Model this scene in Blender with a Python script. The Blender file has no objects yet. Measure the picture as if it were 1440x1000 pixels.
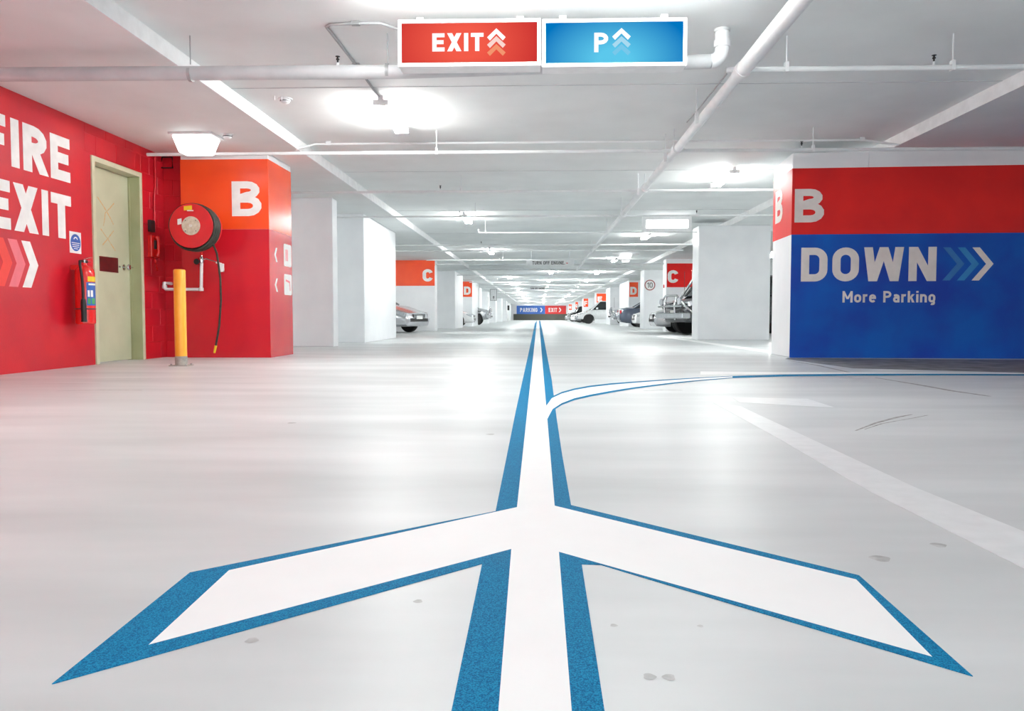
import bpy, bmesh, math, random
from mathutils import Vector, Matrix
random.seed(4)
PI = math.pi
# ------------------------------------------------------------------ camera
F = 1100.0; EYE = 0.5
TH = math.atan(54 / F); PS = math.atan(37 / F * math.cos(TH))
FW = Vector((-math.sin(PS) * math.cos(TH), math.cos(PS) * math.cos(TH), -math.sin(TH)))
RT = Vector((math.cos(PS), math.sin(PS), 0))
UP = Vector((-math.sin(PS) * math.sin(TH), math.cos(PS) * math.sin(TH), math.cos(TH)))
sc = bpy.context.scene
cd = bpy.data.cameras.new('camera'); cam = bpy.data.objects.new('camera', cd)
sc.collection.objects.link(cam); sc.camera = cam
cam.location = (0, 0, EYE); cam.rotation_euler = (PI / 2 - TH, 0, PS)
cd.sensor_width = 36; cd.lens = F / 1440 * 36; cd.clip_start = .02; cd.clip_end = 400
# world: overcast fill daylight, let in by an added open end behind the camera
w = bpy.data.worlds.new('world'); sc.world = w; w.use_nodes = True
w.node_tree.nodes['Background'].inputs[0].default_value = (.92, .97, 1, 1)
w.node_tree.nodes['Background'].inputs[1].default_value = 2.5
sc.view_settings.view_transform = 'Standard'; sc.view_settings.look = 'None'
sc.view_settings.gamma = 1; sc.view_settings.use_curve_mapping = False
sc.view_settings.exposure = 0.0
sc.cycles.max_bounces = 14; sc.cycles.diffuse_bounces = 9; sc.cycles.glossy_bounces = 4
LAMP = 121.0        # radiance of the fluorescent diffusers
# -------------------------------------------------- measuring helpers (real planes)
def ray(x, y): return FW * F + RT * (x - 720) + UP * (500 - y)
def atZ(x, y, z=0.0):
    r = ray(x, y); t = (z - EYE) / r.z; return Vector((r.x * t, r.y * t, z))
def atY(x, y, Y):
    r = ray(x, y); t = Y / r.y; return Vector((r.x * t, Y, EYE + r.z * t))
def atX(x, y, X):
    r = ray(x, y); t = X / r.x; return Vector((X, r.y * t, EYE + r.z * t))
# ------------------------------------------------------------------ materials
def lin(c):
    return tuple(((v / 255) / 12.92 if v / 255 <= .04045 else ((v / 255 + .055) / 1.055) ** 2.4) for v in c) + (1,)
def mat(name, col, rough=.5, metal=0, col2=None, scale=8, bump=0, bscale=60, coat=0, detail=6, lo=.35, hi=.65, sx=(1, 1, 1), spec=.5, bdist=.004):
    m = bpy.data.materials.new(name); m.use_nodes = True
    nt = m.node_tree; b = nt.nodes['Principled BSDF']
    b.inputs['Base Color'].default_value = lin(col); b.inputs['Roughness'].default_value = rough
    b.inputs['Metallic'].default_value = metal; b.inputs['Coat Weight'].default_value = coat
    b.inputs['Coat Roughness'].default_value = .12; b.inputs['Specular IOR Level'].default_value = spec
    tc = nt.nodes.new('ShaderNodeTexCoord')
    mp = nt.nodes.new('ShaderNodeMapping'); mp.inputs['Scale'].default_value = sx
    nt.links.new(tc.outputs['Object'], mp.inputs[0])
    n = nt.nodes.new('ShaderNodeTexNoise'); n.inputs['Scale'].default_value = scale; n.inputs['Detail'].default_value = detail
    nt.links.new(mp.outputs[0], n.inputs['Vector'])
    r = nt.nodes.new('ShaderNodeValToRGB'); r.color_ramp.elements[0].position = lo; r.color_ramp.elements[1].position = hi
    r.color_ramp.elements[0].color = lin(col2 if col2 else tuple(v * .955 for v in col)); r.color_ramp.elements[1].color = lin(col)
    nt.links.new(n.outputs[0], r.inputs[0]); nt.links.new(r.outputs[0], b.inputs['Base Color'])
    if bump:
        n2 = nt.nodes.new('ShaderNodeTexNoise'); n2.inputs['Scale'].default_value = bscale
        nt.links.new(mp.outputs[0], n2.inputs['Vector'])
        bp = nt.nodes.new('ShaderNodeBump'); bp.inputs['Strength'].default_value = bump; bp.inputs['Distance'].default_value = bdist
        nt.links.new(n2.outputs[0], bp.inputs['Height']); nt.links.new(bp.outputs[0], b.inputs['Normal'])
    return m
def emis(name, col, s):
    m = bpy.data.materials.new(name); m.use_nodes = True; nt = m.node_tree; nt.nodes.clear()
    o = nt.nodes.new('ShaderNodeOutputMaterial'); e = nt.nodes.new('ShaderNodeEmission')
    e.inputs[0].default_value = lin(col); e.inputs[1].default_value = s
    nt.links.new(e.outputs[0], o.inputs[0]); return m
def backlit(name, c_mid, c_edge, cx, cz, rx, rz):
    """translucent sign face lit by tubes behind it: brighter where the tubes are"""
    m = emis(name, c_mid, 1.0); nt = m.node_tree; e = nt.nodes['Emission']
    tc = nt.nodes.new('ShaderNodeTexCoord'); mp = nt.nodes.new('ShaderNodeMapping')
    mp.inputs['Location'].default_value = (-cx / rx, 0, -cz / rz); mp.inputs['Scale'].default_value = (1 / rx, 0, 1 / rz)
    g = nt.nodes.new('ShaderNodeTexGradient'); g.gradient_type = 'SPHERICAL'
    r = nt.nodes.new('ShaderNodeValToRGB'); r.color_ramp.elements[0].color = lin(c_edge); r.color_ramp.elements[1].color = lin(c_mid)
    r.color_ramp.elements[0].position = .0; r.color_ramp.elements[1].position = .8
    nt.links.new(tc.outputs['Object'], mp.inputs[0]); nt.links.new(mp.outputs[0], g.inputs[0])
    nt.links.new(g.outputs[0], r.inputs[0]); nt.links.new(r.outputs[0], e.inputs[0]); return m
M = {}
M['floor'] = mat('polished concrete', (210, 213, 214), .30, col2=(184, 188, 189), scale=1.1, bump=.05, bscale=9, sx=(.5, 2.2, 1), lo=.3, hi=.7, detail=10)
M['ceiling'] = mat('painted slab soffit', (232, 235, 235), .7, col2=(224, 227, 227), scale=1.3, bump=.15, bscale=90, detail=8)
M['soffit_edge'] = mat('white painted slab edge', (236, 237, 238), .6)
M['white'] = mat('white wall paint', (240, 242, 244), .32, col2=(234, 236, 239), scale=2, bump=.1, bscale=40)
M['white_fresh'] = mat('clean white paint', (238, 239, 240), .45)
M['wall_red'] = mat('red wall paint', (206, 28, 42), .32, col2=(190, 24, 44), scale=2.2, bump=.18, bscale=70, detail=8)
M['red_band'] = mat('bright red wall paint', (224, 30, 26), .5, spec=.25, col2=(210, 24, 26), scale=2, bump=.12, bscale=70)
M['orange'] = mat('orange red paint', (246, 84, 34), .26, col2=(240, 76, 34), scale=2, bump=.06, bscale=50)
M['crimson'] = mat('crimson paint', (204, 30, 42), .26, col2=(194, 26, 44), scale=2, bump=.06, bscale=50)
M['blue_wall'] = mat('blue wall paint', (2, 90, 184), .5, spec=.2, col2=(20, 62, 164), scale=1.5, bump=.15, bscale=80)
M['letter'] = mat('white sign paint', (244, 244, 242), .45)
M['letter_warm'] = mat('off white sign paint', (228, 220, 215), .5)
M['pink'] = mat('pink sign paint', (238, 120, 132), .45)
M['coral'] = mat('coral sign paint', (236, 66, 58), .45)
M['mid_blue'] = mat('mid blue sign paint', (10, 128, 196), .45)
M['deep_blue'] = mat('deeper blue sign paint', (8, 108, 182), .45)
M['line_white'] = mat('white line paint', (236, 236, 236), .6, col2=(234, 234, 234))
M['line_blue'] = mat('speckled blue line paint', (18, 130, 172), .75, spec=.1, col2=(0, 84, 128), scale=420, detail=2, lo=.4, hi=.6)
M['line_worn'] = mat('worn white line paint', (224, 227, 228), .35, col2=(216, 219, 220), scale=14)
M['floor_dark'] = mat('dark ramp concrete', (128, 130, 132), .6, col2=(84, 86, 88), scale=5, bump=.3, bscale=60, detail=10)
M['scuff'] = mat('rubber scuff', (120, 118, 116), .7, col2=(176, 175, 174), scale=30)
M['stain'] = mat('oil spot', (150, 151, 152), .5, col2=(186, 187, 188), scale=30)
M['pipe'] = mat('white painted pipe', (228, 230, 231), .4, col2=(218, 220, 222), scale=5)
M['pipe_grey'] = mat('grey white drain pipe', (196, 198, 200), .5, col2=(184, 187, 190), scale=5)
M['conduit'] = mat('grey conduit', (160, 162, 164), .5)
M['steel'] = mat('galvanised steel', (175, 178, 180), .35, .8)
M['chrome'] = mat('chrome', (220, 222, 224), .12, 1)
M['black'] = mat('black rubber', (22, 22, 23), .55)
M['dark'] = mat('dark plastic', (44, 45, 47), .45)
M['sprinkler'] = mat('sprinkler bronze', (40, 40, 42), .4, .6)
M['door'] = mat('khaki door paint', (194, 196, 168), .45, col2=(184, 186, 158), scale=3, bump=.05, bscale=40)
M['door_frame'] = mat('olive frame paint', (172, 176, 138), .45, col2=(160, 164, 126), scale=3)
M['frame_light'] = mat('pale frame paint', (206, 206, 176), .45)
M['graffiti'] = mat('orange chalk', (214, 160, 100), .8, col2=(190, 186, 150), scale=40)
M['plate'] = mat('maroon plate', (96, 14, 18), .35, col2=(78, 12, 16), scale=20)
M['ext_red'] = mat('extinguisher enamel', (226, 30, 26), .22, coat=.5)
M['reel_red'] = mat('reel enamel', (216, 26, 34), .28, coat=.3)
M['reel_hub'] = mat('pale hub sticker', (222, 214, 196), .5, col2=(196, 182, 160), scale=30)
M['hose'] = mat('dark green hose', (52, 58, 48), .45, col2=(30, 34, 28), scale=30)
M['yellow'] = mat('yellow sticker', (240, 206, 40), .5)
M['bollard'] = mat('yellow bollard paint', (250, 176, 56), .35, col2=(243, 166, 48), scale=9)
M['concrete'] = mat('bare concrete collar', (176, 170, 162), .7, col2=(150, 146, 140), scale=20)
M['label_blue'] = mat('blue label', (46, 96, 178), .4)
M['label_green'] = mat('green label', (70, 160, 96), .4)
M['tube'] = emis('fluorescent tube', (250, 253, 250), LAMP)
M['tube_far'] = emis('bright fluorescent tube', (252, 253, 250), LAMP * 2.0)
M['lamp_soft'] = emis('emergency light diffuser', (255, 255, 255), 3)
M['lamp_sign'] = emis('backlit white panel', (255, 255, 255), 6)
M['sign_white'] = emis('backlit white lettering', (255, 255, 255), 1.1)
M['sign_pale'] = emis('backlit pale pink chevron', (252, 216, 208), 1.0)
M['sign_peach'] = emis('backlit peach chevron', (244, 150, 112), 1.0)
M['sign_ice'] = emis('backlit pale blue chevron', (168, 218, 240), 1.0)
M['sign_ice2'] = emis('backlit sky blue chevron', (120, 200, 234), 1.0)
M['far_blue'] = mat('far blue paint', (60, 112, 200), .5)
M['far_red'] = mat('far red paint', (226, 50, 50), .5)
M['far_grey'] = mat('far grey dado', (84, 86, 78), .6)
M['tyre'] = mat('tyre', (28, 28, 29), .7)
M['rim'] = mat('alloy rim', (190, 192, 195), .3, .8)
M['glass'] = mat('car glass', (30, 34, 38), .06, spec=.8)
M['lens'] = mat('headlight lens', (200, 204, 208), .08, .4)
M['tail'] = mat('tail light', (190, 30, 40), .15)
M['silver'] = mat('silver car paint', (196, 198, 202), .25, .55, coat=.7)
M['carwhite'] = mat('white car paint', (238, 239, 240), .25, coat=.7)
M['navy'] = mat('slate blue car paint', (66, 76, 94), .22, .3, coat=.8)
M['graphite'] = mat('dark grey car paint', (58, 60, 64), .22, .4, coat=.8)
M['mark_red'] = mat('dark red ring paint', (150, 70, 72), .5)
M['ink'] = mat('dark grey ink', (86, 86, 88), .6)
# floor: faint cloudy roughness so the lamps smear on it
nt = M['floor'].node_tree; b = nt.nodes['Principled BSDF']
n = nt.nodes.new('ShaderNodeTexNoise'); n.inputs['Scale'].default_value = 1.4; n.inputs['Detail'].default_value = 8
mr = nt.nodes.new('ShaderNodeMapRange'); mr.inputs['To Min'].default_value = .3; mr.inputs['To Max'].default_value = .48; b.inputs['Specular IOR Level'].default_value = .3
nt.links.new(n.outputs[0], mr.inputs[0]); nt.links.new(mr.outputs[0], b.inputs['Roughness'])
# ------------------------------------------------------------------ mesh builder
COL = sc.collection
ORD = 'first second third fourth fifth sixth seventh eighth ninth tenth eleventh twelfth thirteenth fourteenth fifteenth sixteenth seventeenth eighteenth nineteenth twentieth twenty-first twenty-second twenty-third twenty-fourth twenty-fifth twenty-sixth'.split()
class MB:
    def __init__(s): s.v = []; s.f = []
    def add(s, vs, fs):
        o = len(s.v); s.v += [Vector(p) for p in vs]; s.f += [tuple(i + o for i in f) for f in fs]; return s
    def box(s, x0, x1, y0, y1, z0, z1):
        return s.add([(x0, y0, z0), (x1, y0, z0), (x1, y1, z0), (x0, y1, z0), (x0, y0, z1), (x1, y0, z1), (x1, y1, z1), (x0, y1, z1)],
                     [(0, 3, 2, 1), (4, 5, 6, 7), (0, 1, 5, 4), (1, 2, 6, 5), (2, 3, 7, 6), (3, 0, 4, 7)])
    def bar(s, p0, p1, a, b2, up=(0, 0, 1)):
        p0 = Vector(p0); p1 = Vector(p1); d = (p1 - p0).normalized(); u = Vector(up)
        if abs(d.dot(u)) > .98: u = Vector((1, 0, 0))
        x = d.cross(u).normalized() * a / 2; y = x.cross(d).normalized() * b2 / 2
        return s.add([p0 - x - y, p0 + x - y, p0 + x + y, p0 - x + y, p1 - x - y, p1 + x - y, p1 + x + y, p1 - x + y],
                     [(0, 1, 2, 3), (7, 6, 5, 4), (4, 5, 1, 0), (5, 6, 2, 1), (6, 7, 3, 2), (7, 4, 0, 3)])
    def tube(s, pts, r, n=12, cap=True, closed=False):
        pts = [Vector(p) for p in pts]; k = len(pts); rs = r if isinstance(r, (list, tuple)) else [r] * k
        ref = None; rings = []
        for i, p in enumerate(pts):
            if closed: d = (pts[(i + 1) % k] - pts[i - 1]).normalized()
            elif i == 0: d = (pts[1] - p).normalized()
            elif i == k - 1: d = (p - pts[i - 1]).normalized()
            else: d = ((pts[i + 1] - p).normalized() + (p - pts[i - 1]).normalized()).normalized()
            if ref is None: ref = Vector((0, 0, 1)) if abs(d.z) < .9 else Vector((1, 0, 0))
            ref = (ref - d * ref.dot(d)).normalized(); b2 = d.cross(ref)
            rings.append([p + (ref * math.cos(t) + b2 * math.sin(t)) * rs[i] for t in [2 * PI * j / n for j in range(n)]])
        vs = [q for rr in rings for q in rr]; fs = []
        for i in range(k if closed else k - 1):
            a = i * n; c = ((i + 1) % k) * n
            for j in range(n): fs.append((a + j, a + (j + 1) % n, c + (j + 1) % n, c + j))
        if cap and not closed: fs += [tuple(reversed(range(n))), tuple(range((k - 1) * n, k * n))]
        return s.add(vs, fs)
    def lathe(s, prof, c, axis='z', n=24):
        c = Vector(c); vs = []; fs = []; k = len(prof)
        for (r, h) in prof:
            for j in range(n):
                t = 2 * PI * j / n; a, b2 = r * math.cos(t), r * math.sin(t)
                q = {'z': (a, b2, h), 'y': (a, h, b2), 'x': (h, a, b2)}[axis]; vs.append(c + Vector(q))
        for i in range(k - 1):
            for j in range(n): fs.append((i * n + j, i * n + (j + 1) % n, (i + 1) * n + (j + 1) % n, (i + 1) * n + j))
        fs += [tuple(range(n)), tuple(range((k - 1) * n, k * n))]
        return s.add(vs, fs)
    def prism(s, poly, P, t):
        """poly (u,v) extruded to depth t; P maps (u,v,n) to the world"""
        n = len(poly); vs = [P(u, v, 0) for u, v in poly] + [P(u, v, t) for u, v in poly]
        return s.add(vs, [tuple(range(n, 2 * n)), tuple(reversed(range(n)))] + [(i, (i + 1) % n, (i + 1) % n + n, i + n) for i in range(n)])
    def strip(s, pts, wd, P, t, closed=False):
        pts = [p for i, p in enumerate(pts) if i == 0 or math.hypot(p[0] - pts[i - 1][0], p[1] - pts[i - 1][1]) > 1e-5]
        if closed and math.hypot(pts[0][0] - pts[-1][0], pts[0][1] - pts[-1][1]) < 1e-5: pts = pts[:-1]
        k = len(pts); L = []; R = []
        for i, p in enumerate(pts):
            def nrm(a, b3):
                dx, dy = b3[0] - a[0], b3[1] - a[1]; l = math.hypot(dx, dy) or 1; return (-dy / l, dx / l)
            if closed: n1, n2 = nrm(pts[i - 1], p), nrm(p, pts[(i + 1) % k])
            else: n1 = nrm(pts[i - 1], p) if i else nrm(p, pts[1]); n2 = nrm(p, pts[i + 1]) if i < k - 1 else n1
            mx, my = n1[0] + n2[0], n1[1] + n2[1]; l = math.hypot(mx, my) or 1; mx /= l; my /= l
            c = max(.35, mx * n1[0] + my * n1[1]); h = wd / 2 / c
            L.append((p[0] + mx * h, p[1] + my * h)); R.append((p[0] - mx * h, p[1] - my * h))
        vs = [P(u, v, t) for u, v in L] + [P(u, v, t) for u, v in R] + [P(u, v, 0) for u, v in L] + [P(u, v, 0) for u, v in R]
        fs = []
        for i in range(k if closed else k - 1):
            j = (i + 1) % k
            fs += [(i, k + i, k + j, j), (i, j, 2 * k + j, 2 * k + i), (k + j, k + i, 3 * k + i, 3 * k + j)]
        if not closed: fs += [(0, 2 * k, 3 * k, k), (k - 1, 2 * k - 1, 4 * k - 1, 3 * k - 1)]
        return s.add(vs, fs)
    def build(s, name, m, parent=None, smooth=None, bevel=0, seg=2, sub=0, label=None):
        me = bpy.data.meshes.new(name)
        off = Vector((0, 0, 0)); p = parent
        while p is not None: off += p.location; p = p.parent
        me.from_pydata([tuple(v - off) for v in s.v], [], s.f)
        bm = bmesh.new(); bm.from_mesh(me); bmesh.ops.recalc_face_normals(bm, faces=bm.faces); bm.to_mesh(me); bm.free()
        if smooth is not None:
            for q in me.polygons: q.use_smooth = True
            me.set_sharp_from_angle(angle=math.radians(smooth))
        me.materials.append(M[m] if isinstance(m, str) else m)
        o = bpy.data.objects.new(name, me); COL.objects.link(o); o.parent = parent
        if bevel:
            b3 = o.modifiers.new('bevel', 'BEVEL'); b3.width = bevel; b3.segments = seg; b3.limit_method = 'ANGLE'
        if sub:
            b3 = o.modifiers.new('sub', 'SUBSURF'); b3.levels = sub; b3.render_levels = sub
        if label: o['label'] = label
        return o
def thing(name, label, cat, loc=(0, 0, 0), group=None):
    o = bpy.data.objects.new(name, None); COL.objects.link(o); o.location = loc; o.empty_display_size = .1
    o['label'] = label; o['category'] = cat
    if group: o['group'] = group
    return o
def tag(o, label, cat, group=None):
    o['label'] = label; o['category'] = cat
    if group: o['group'] = group
    return o
def struct(o, label=None):
    o['kind'] = 'structure'
    if label: o['label'] = label
    return o
def root(name, label=None, loc=(0, 0, 0)):
    o = bpy.data.objects.new(name, None); COL.objects.link(o); o.location = loc; return struct(o, label)
def copy_tree(o, parent=None):
    c = o.copy(); COL.objects.link(c); c.parent = parent
    for ch in [x for x in KIDS.get(o.name, [])]: copy_tree(ch, c)
    return c
KIDS = {}
def index_kids(o):
    ks = [x for x in bpy.data.objects if x.parent == o]; KIDS[o.name] = ks
    for k in ks: index_kids(k)
def plane(O, U, V):
    O, U, V = Vector(O), Vector(U), Vector(V); N = U.cross(V).normalized()
    return lambda u, v, n: O + U * u + V * v + N * n
# ------------------------------------------------------------------ lettering (uniform stroke, engineering style)
def arc(cx, cy, rx, ry, a0, a1, n=7):
    return [(cx + rx * math.cos(math.radians(a0 + (a1 - a0) * i / n)), cy + ry * math.sin(math.radians(a0 + (a1 - a0) * i / n))) for i in range(n + 1)]
def glyph(ch, t):
    """[(kind, points)], width; cap height 1, stroke t"""
    s = t / 2
    def rbox(x0, x1, y0, y1, r):
        return arc(x1 - r, y1 - r, r, r, 0, 90) + arc(x0 + r, y1 - r, r, r, 90, 180) + arc(x0 + r, y0 + r, r, r, 180, 270) + arc(x1 - r, y0 + r, r, r, 270, 360)
    if ch == 'E': return [('S', [(s, 0), (s, 1)]), ('S', [(s, 1 - s), (.62, 1 - s)]), ('S', [(s, .51), (.57, .51)]), ('S', [(s, s), (.62, s)])], .62
    if ch == 'F': return [('S', [(s, 0), (s, 1)]), ('S', [(s, 1 - s), (.6, 1 - s)]), ('S', [(s, .5), (.56, .5)])], .6
    if ch == 'I': return [('S', [(s, 0), (s, 1)])], t
    if ch == 'T': return [('S', [(0, 1 - s), (.64, 1 - s)]), ('S', [(.32, 0), (.32, 1 - s)])], .64
    if ch == 'X': k = t * 1.18; return [('P', [(0, 0), (k, 0), (.72, 1), (.72 - k, 1)]), ('P', [(.72 - k, 0), (.72, 0), (k, 1), (0, 1)])], .72
    if ch in 'PR':
        r = .27 - s * .2; e = [('S', [(s, 0), (s, 1)]), ('S', [(s, 1 - s), (.66 - s - r, 1 - s)] + arc(.66 - s - r, .7, r, .3 - s, 90, -90) + [(s, .4 + s)])]
        if ch == 'R': k = t * 1.1; e.append(('P', [(.70 - k, 0), (.70, 0), (.46, .45), (.46 - k, .45)]))
        return e, .68
    if ch == 'B':
        return [('S', [(s, 0), (s, 1)]), ('S', [(s, 1 - s), (.38, 1 - s)] + arc(.38, .745, .20, .255 - s, 90, -90) + [(s, .49)]),
                ('S', [(s, .49)] + [(.40, .49)] + arc(.40, (.49 + s) / 2, .225, (.49 - s) / 2, 90, -90) + [(s, s)])], .72
    if ch == 'D': return [('S', [(s, s), (s, 1 - s)] + [(.32, 1 - s)] + arc(.36, 1 - s - .24, .30 - s + .04, .24, 90, 0) + arc(.36, s + .24, .34 - s, .24, 0, -90) + [(.32, s)], 1)], .70
    if ch == 'O': return [('S', rbox(s, .70 - s, s, 1 - s, .35 - s), 1)], .70
    if ch == '0': return [('S', rbox(s, .60 - s, s, 1 - s, .30 - s), 1)], .60
    if ch == '1': return [('S', [(.30, 0), (.30, 1)]), ('P', [(.30, 1), (.30, 1 - t * 1.1), (.05, .68), (.0, .80)])], .36
    if ch == 'C': return [('S', arc(.35, 1 - s - (.35 - s), .35 - s, .35 - s, 12, 180) + arc(.35, s + .35 - s, .35 - s, .35 - s, 180, 348))], .70
    if ch == 'G': return [('S', arc(.35, 1 - s - (.35 - s), .35 - s, .35 - s, 20, 180) + arc(.35, .35, .35 - s, .35 - s, 180, 360) + [(.70 - s, .5), (.38, .5)])], .70
    if ch == 'U': return [('S', [(s, 1)] + arc(.34, .34, .34 - s, .34 - s, 180, 360) + [(.68 - s, 1)])], .68
    if ch == 'H': return [('S', [(s, 0), (s, 1)]), ('S', [(.68 - s, 0), (.68 - s, 1)]), ('S', [(s, .5), (.68 - s, .5)])], .68
    if ch == 'N': k = t * 1.1; return [('S', [(s, 0), (s, 1)]), ('S', [(.72 - s, 0), (.72 - s, 1)]), ('P', [(0, 1), (k, 1), (.72, 0), (.72 - k, 0)])], .72
    if ch == 'M': k = t * .9; return [('S', [(s, 0), (s, 1)]), ('S', [(.84 - s, 0), (.84 - s, 1)]), ('P', [(0, 1), (k, 1), (.42 + k * .5, .3), (.42 - k * .5, .3)]), ('P', [(.84, 1), (.84 - k, 1), (.42 - k * .5, .3), (.42 + k * .5, .3)])], .84
    if ch == 'W':
        k = t * 1.05; a = 1.04
        return [('P', [(0, 1), (k, 1), (.24 + k * .5, 0), (.24 - k * .5, 0)]), ('P', [(.52 - k * .5, 1), (.52 + k * .5, 1), (.24 + k * .5, 0), (.24 - k * .5, 0)]),
                ('P', [(.52 - k * .5, 1), (.52 + k * .5, 1), (a - .24 + k * .5, 0), (a - .24 - k * .5, 0)]), ('P', [(a - k, 1), (a, 1), (a - .24 + k * .5, 0), (a - .24 - k * .5, 0)])], a
    if ch == 'K': k = t * 1.15; return [('S', [(s, 0), (s, 1)]), ('P', [(t, .34), (t, .34 + k), (.70 - k, 1), (.70, 1)]), ('P', [(.70 - k, 0), (.70, 0), (.42, .62), (.30, .46)])], .70
    if ch == 'A': k = t * 1.05; return [('P', [(0, 0), (k, 0), (.37 + k / 2, 1), (.37 - k / 2, 1)]), ('P', [(.74, 0), (.74 - k, 0), (.37 - k / 2, 1), (.37 + k / 2, 1)]), ('S', [(.16, .28), (.58, .28)])], .74
    if ch == 'o': return [('S', rbox(s, .58 - s, s, .72 - s, .29 - s), 1)], .58
    if ch == 'e': return [('S', [(s, .40), (.56 - s, .40)] + arc(.28, .72 - .28, .28 - s, .28 - s, 0, 180) + arc(.28, .28, .28 - s, .28 - s, 180, 325))], .58
    if ch == 'a': return [('S', [(.07, .62)] + arc(.26, .72 - .24, .27 - s, .24 - s, 120, 0) + [(.53 - s, 0)]), ('S', [(.53 - s, .42), (.22, .42)] + arc(.22, .42 / 2 + s / 2, .22 - s, .21 - s / 2, 90, 270) + [(.53 - s, s)])], .54
    if ch == 'r': return [('S', [(s, 0), (s, .72)]), ('S', [(s, .45)] + arc(.30, .44, .30 - s, .28 - s, 180, 70))], .40
    if ch == 'n': return [('S', [(s, 0), (s, .72)]), ('S', arc(.28, .72 - .28, .28 - s, .28 - s, 180, 0) + [(.56 - s, 0)])], .56
    if ch == 'k': return [('S', [(s, 0), (s, 1)]), ('P', [(t, .24), (t, .24 + t * 1.3), (.56 - t * 1.2, .72), (.56, .72)]), ('P', [(.56 - t * 1.15, 0), (.56, 0), (.34, .46), (.24, .33)])], .56
    if ch == 'i': return [('S', [(s, 0), (s, .72)]), ('S', [(s, .84), (s, 1.0)])], t
    if ch == 'g': return [('S', rbox(s, .56 - s, s, .72 - s, .28 - s), 1), ('S', [(.56 - s, .5), (.56 - s, .0)] + arc(.30, .02, .26 - s, .26 - s, 0, -120))], .56
    if ch == '.': return [('S', [(s, 0), (s, t)])], t
    return [], .32
def text_w(txt, t=.2, gap=.13): return sum(glyph(c, t)[1] for c in txt) + gap * (len(txt) - 1)
def text(mb, txt, P, u0, v0, h, width=None, t=.2, gap=.13, depth=.002):
    W0 = text_w(txt, t, gap) * h; kx = 1 if width is None else width / W0; x = 0
    for ch in txt:
        els, gw = glyph(ch, t)
        Q = lambda u, v, n, x=x: P(u0 + (x + u) * h * kx, v0 + v * h, n)
        for i, e in enumerate(els):
            if e[0] == 'S': mb.strip(e[1], t, Q, depth + i * .0003, closed=len(e) > 2)
            else: mb.prism(e[1], Q, depth + i * .0003)
        x += gw + gap
    return mb
def chevron(P, u, v, h, wd, arm, mb=None, depth=.002, d='r'):
    """arrowhead pointing right (or up), base at (u, v), tip at u+wd"""
    mb = mb or MB(); a = arm
    pts = [(0, h), (a, h), (wd, h / 2), (a, 0), (0, 0), (wd - a, h / 2)]
    if d == 'r': q = [(u + x, v + y) for x, y in pts]
    elif d == 'l': q = [(u - x, v + y) for x, y in pts]
    else: q = [(u + y, v + x) for x, y in pts]
    n = len(q)
    mb.prism([q[0], q[1], q[2], q[5]], P, depth); mb.prism([q[5], q[2], q[3], q[4]], P, depth); return mb
def poly_fan(P, c, r, n=24): return [(c[0] + r * math.cos(2 * PI * i / n), c[1] + r * math.sin(2 * PI * i / n)) for i in range(n)]

# ================================================================== STRUCTURE
XL = -4.66; ZC = 2.5; ZR = 2.63; YE = 124.0; YB = -3.5; XO = 13.0
BL, BR = -2.875, 4.19
floor = struct(MB().box(-XO - .3, XO + .3, YB - 14, YE + .3, -.2, 0).build('floor', 'floor'), 'pale polished concrete floor of the parking level')  # runs on past the ceiling end, an unseen apron bouncing fill daylight inward
cl = root('ceiling', 'grey painted concrete ceiling with a shallow recess along the lane')
MB().box(BL, BR, YB, YE, ZR, ZR + .2).build('slab', 'ceiling', cl)
MB().box(-XO - .3, BL - .002, YB, YE, ZC, ZR + .2).build('slab', 'ceiling', cl)
MB().box(BR + .002, XO + .3, YB, YE, ZC, ZR + .2).build('slab', 'ceiling', cl)
MB().box(BL - .012, BL + .006, YB, YE, ZC - .001, ZR).build('slab_edge', 'soffit_edge', cl, label='lighter vertical slab edge on the left')
MB().box(BR - .006, BR + .012, YB, YE, ZC - .001, ZR).build('slab_edge', 'soffit_edge', cl, label='lighter vertical slab edge on the right')
for yb in (32.5, 50, 67, 84, 101):
    MB().box(BL, BR, yb, yb + 1.4, ZC + .01, ZR).build('cross_beam', 'ceiling', cl)
for i in range(14):           # pour joints across the lane, recessed strips between bays
    y = 3.1 + 2.75 * i * 1.53
    MB().box(BL + .01, BR - .01, y, y + .012, ZR - .004, ZR).build('joint_strip', 'pipe_grey', cl)
struct(MB().box(-XO - .3, -XO, YB, YE, 0, ZC).build('wall_outer_left', 'white'))
struct(MB().box(XO, XO + .3, YB, YE, 0, ZC).build('wall_outer_right', 'white'))
# --- far wall with its PARKING / EXIT bands
fwall = root('wall_far', 'far end wall with blue PARKING and red EXIT bands over a grey dado', (0, YE, 0))
MB().box(-XO, XO, YE, YE + .3, 0, ZR + .2).build('wall_face', 'white', fwall)
def XY(x, Y): return atY(x, 446, Y).x
def ZY(x, y, Y): return atY(x, y, Y).z
xa, xb, xc = XY(726.5, YE), XY(766.5, YE), XY(796, YE); zt, zm = ZY(760, 430, YE), ZY(760, 441.6, YE)
MB().box(xa, xb, YE - .02, YE, zm, zt).build('blue_band', 'far_blue', fwall)
MB().box(xb, xc, YE - .02, YE, zm, zt).build('red_band', 'far_red', fwall)
MB().box(XY(722, YE), xc + .2, YE - .02, YE, .0, zm).build('grey_dado', 'far_grey', fwall)
P = plane((0, YE - .02, 0), (1, 0, 0), (0, 0, 1))
hl = (zt - zm) * .5; v0 = zm + (zt - zm) * .24
mb = text(MB(), 'PARKING', P, xa + .55, v0, hl, width=2.75, t=.22); chevron(P, xa + 3.7, v0 - .02, hl + .04, .42, .2, mb)
mb.build('lettering', 'letter', fwall)
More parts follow.
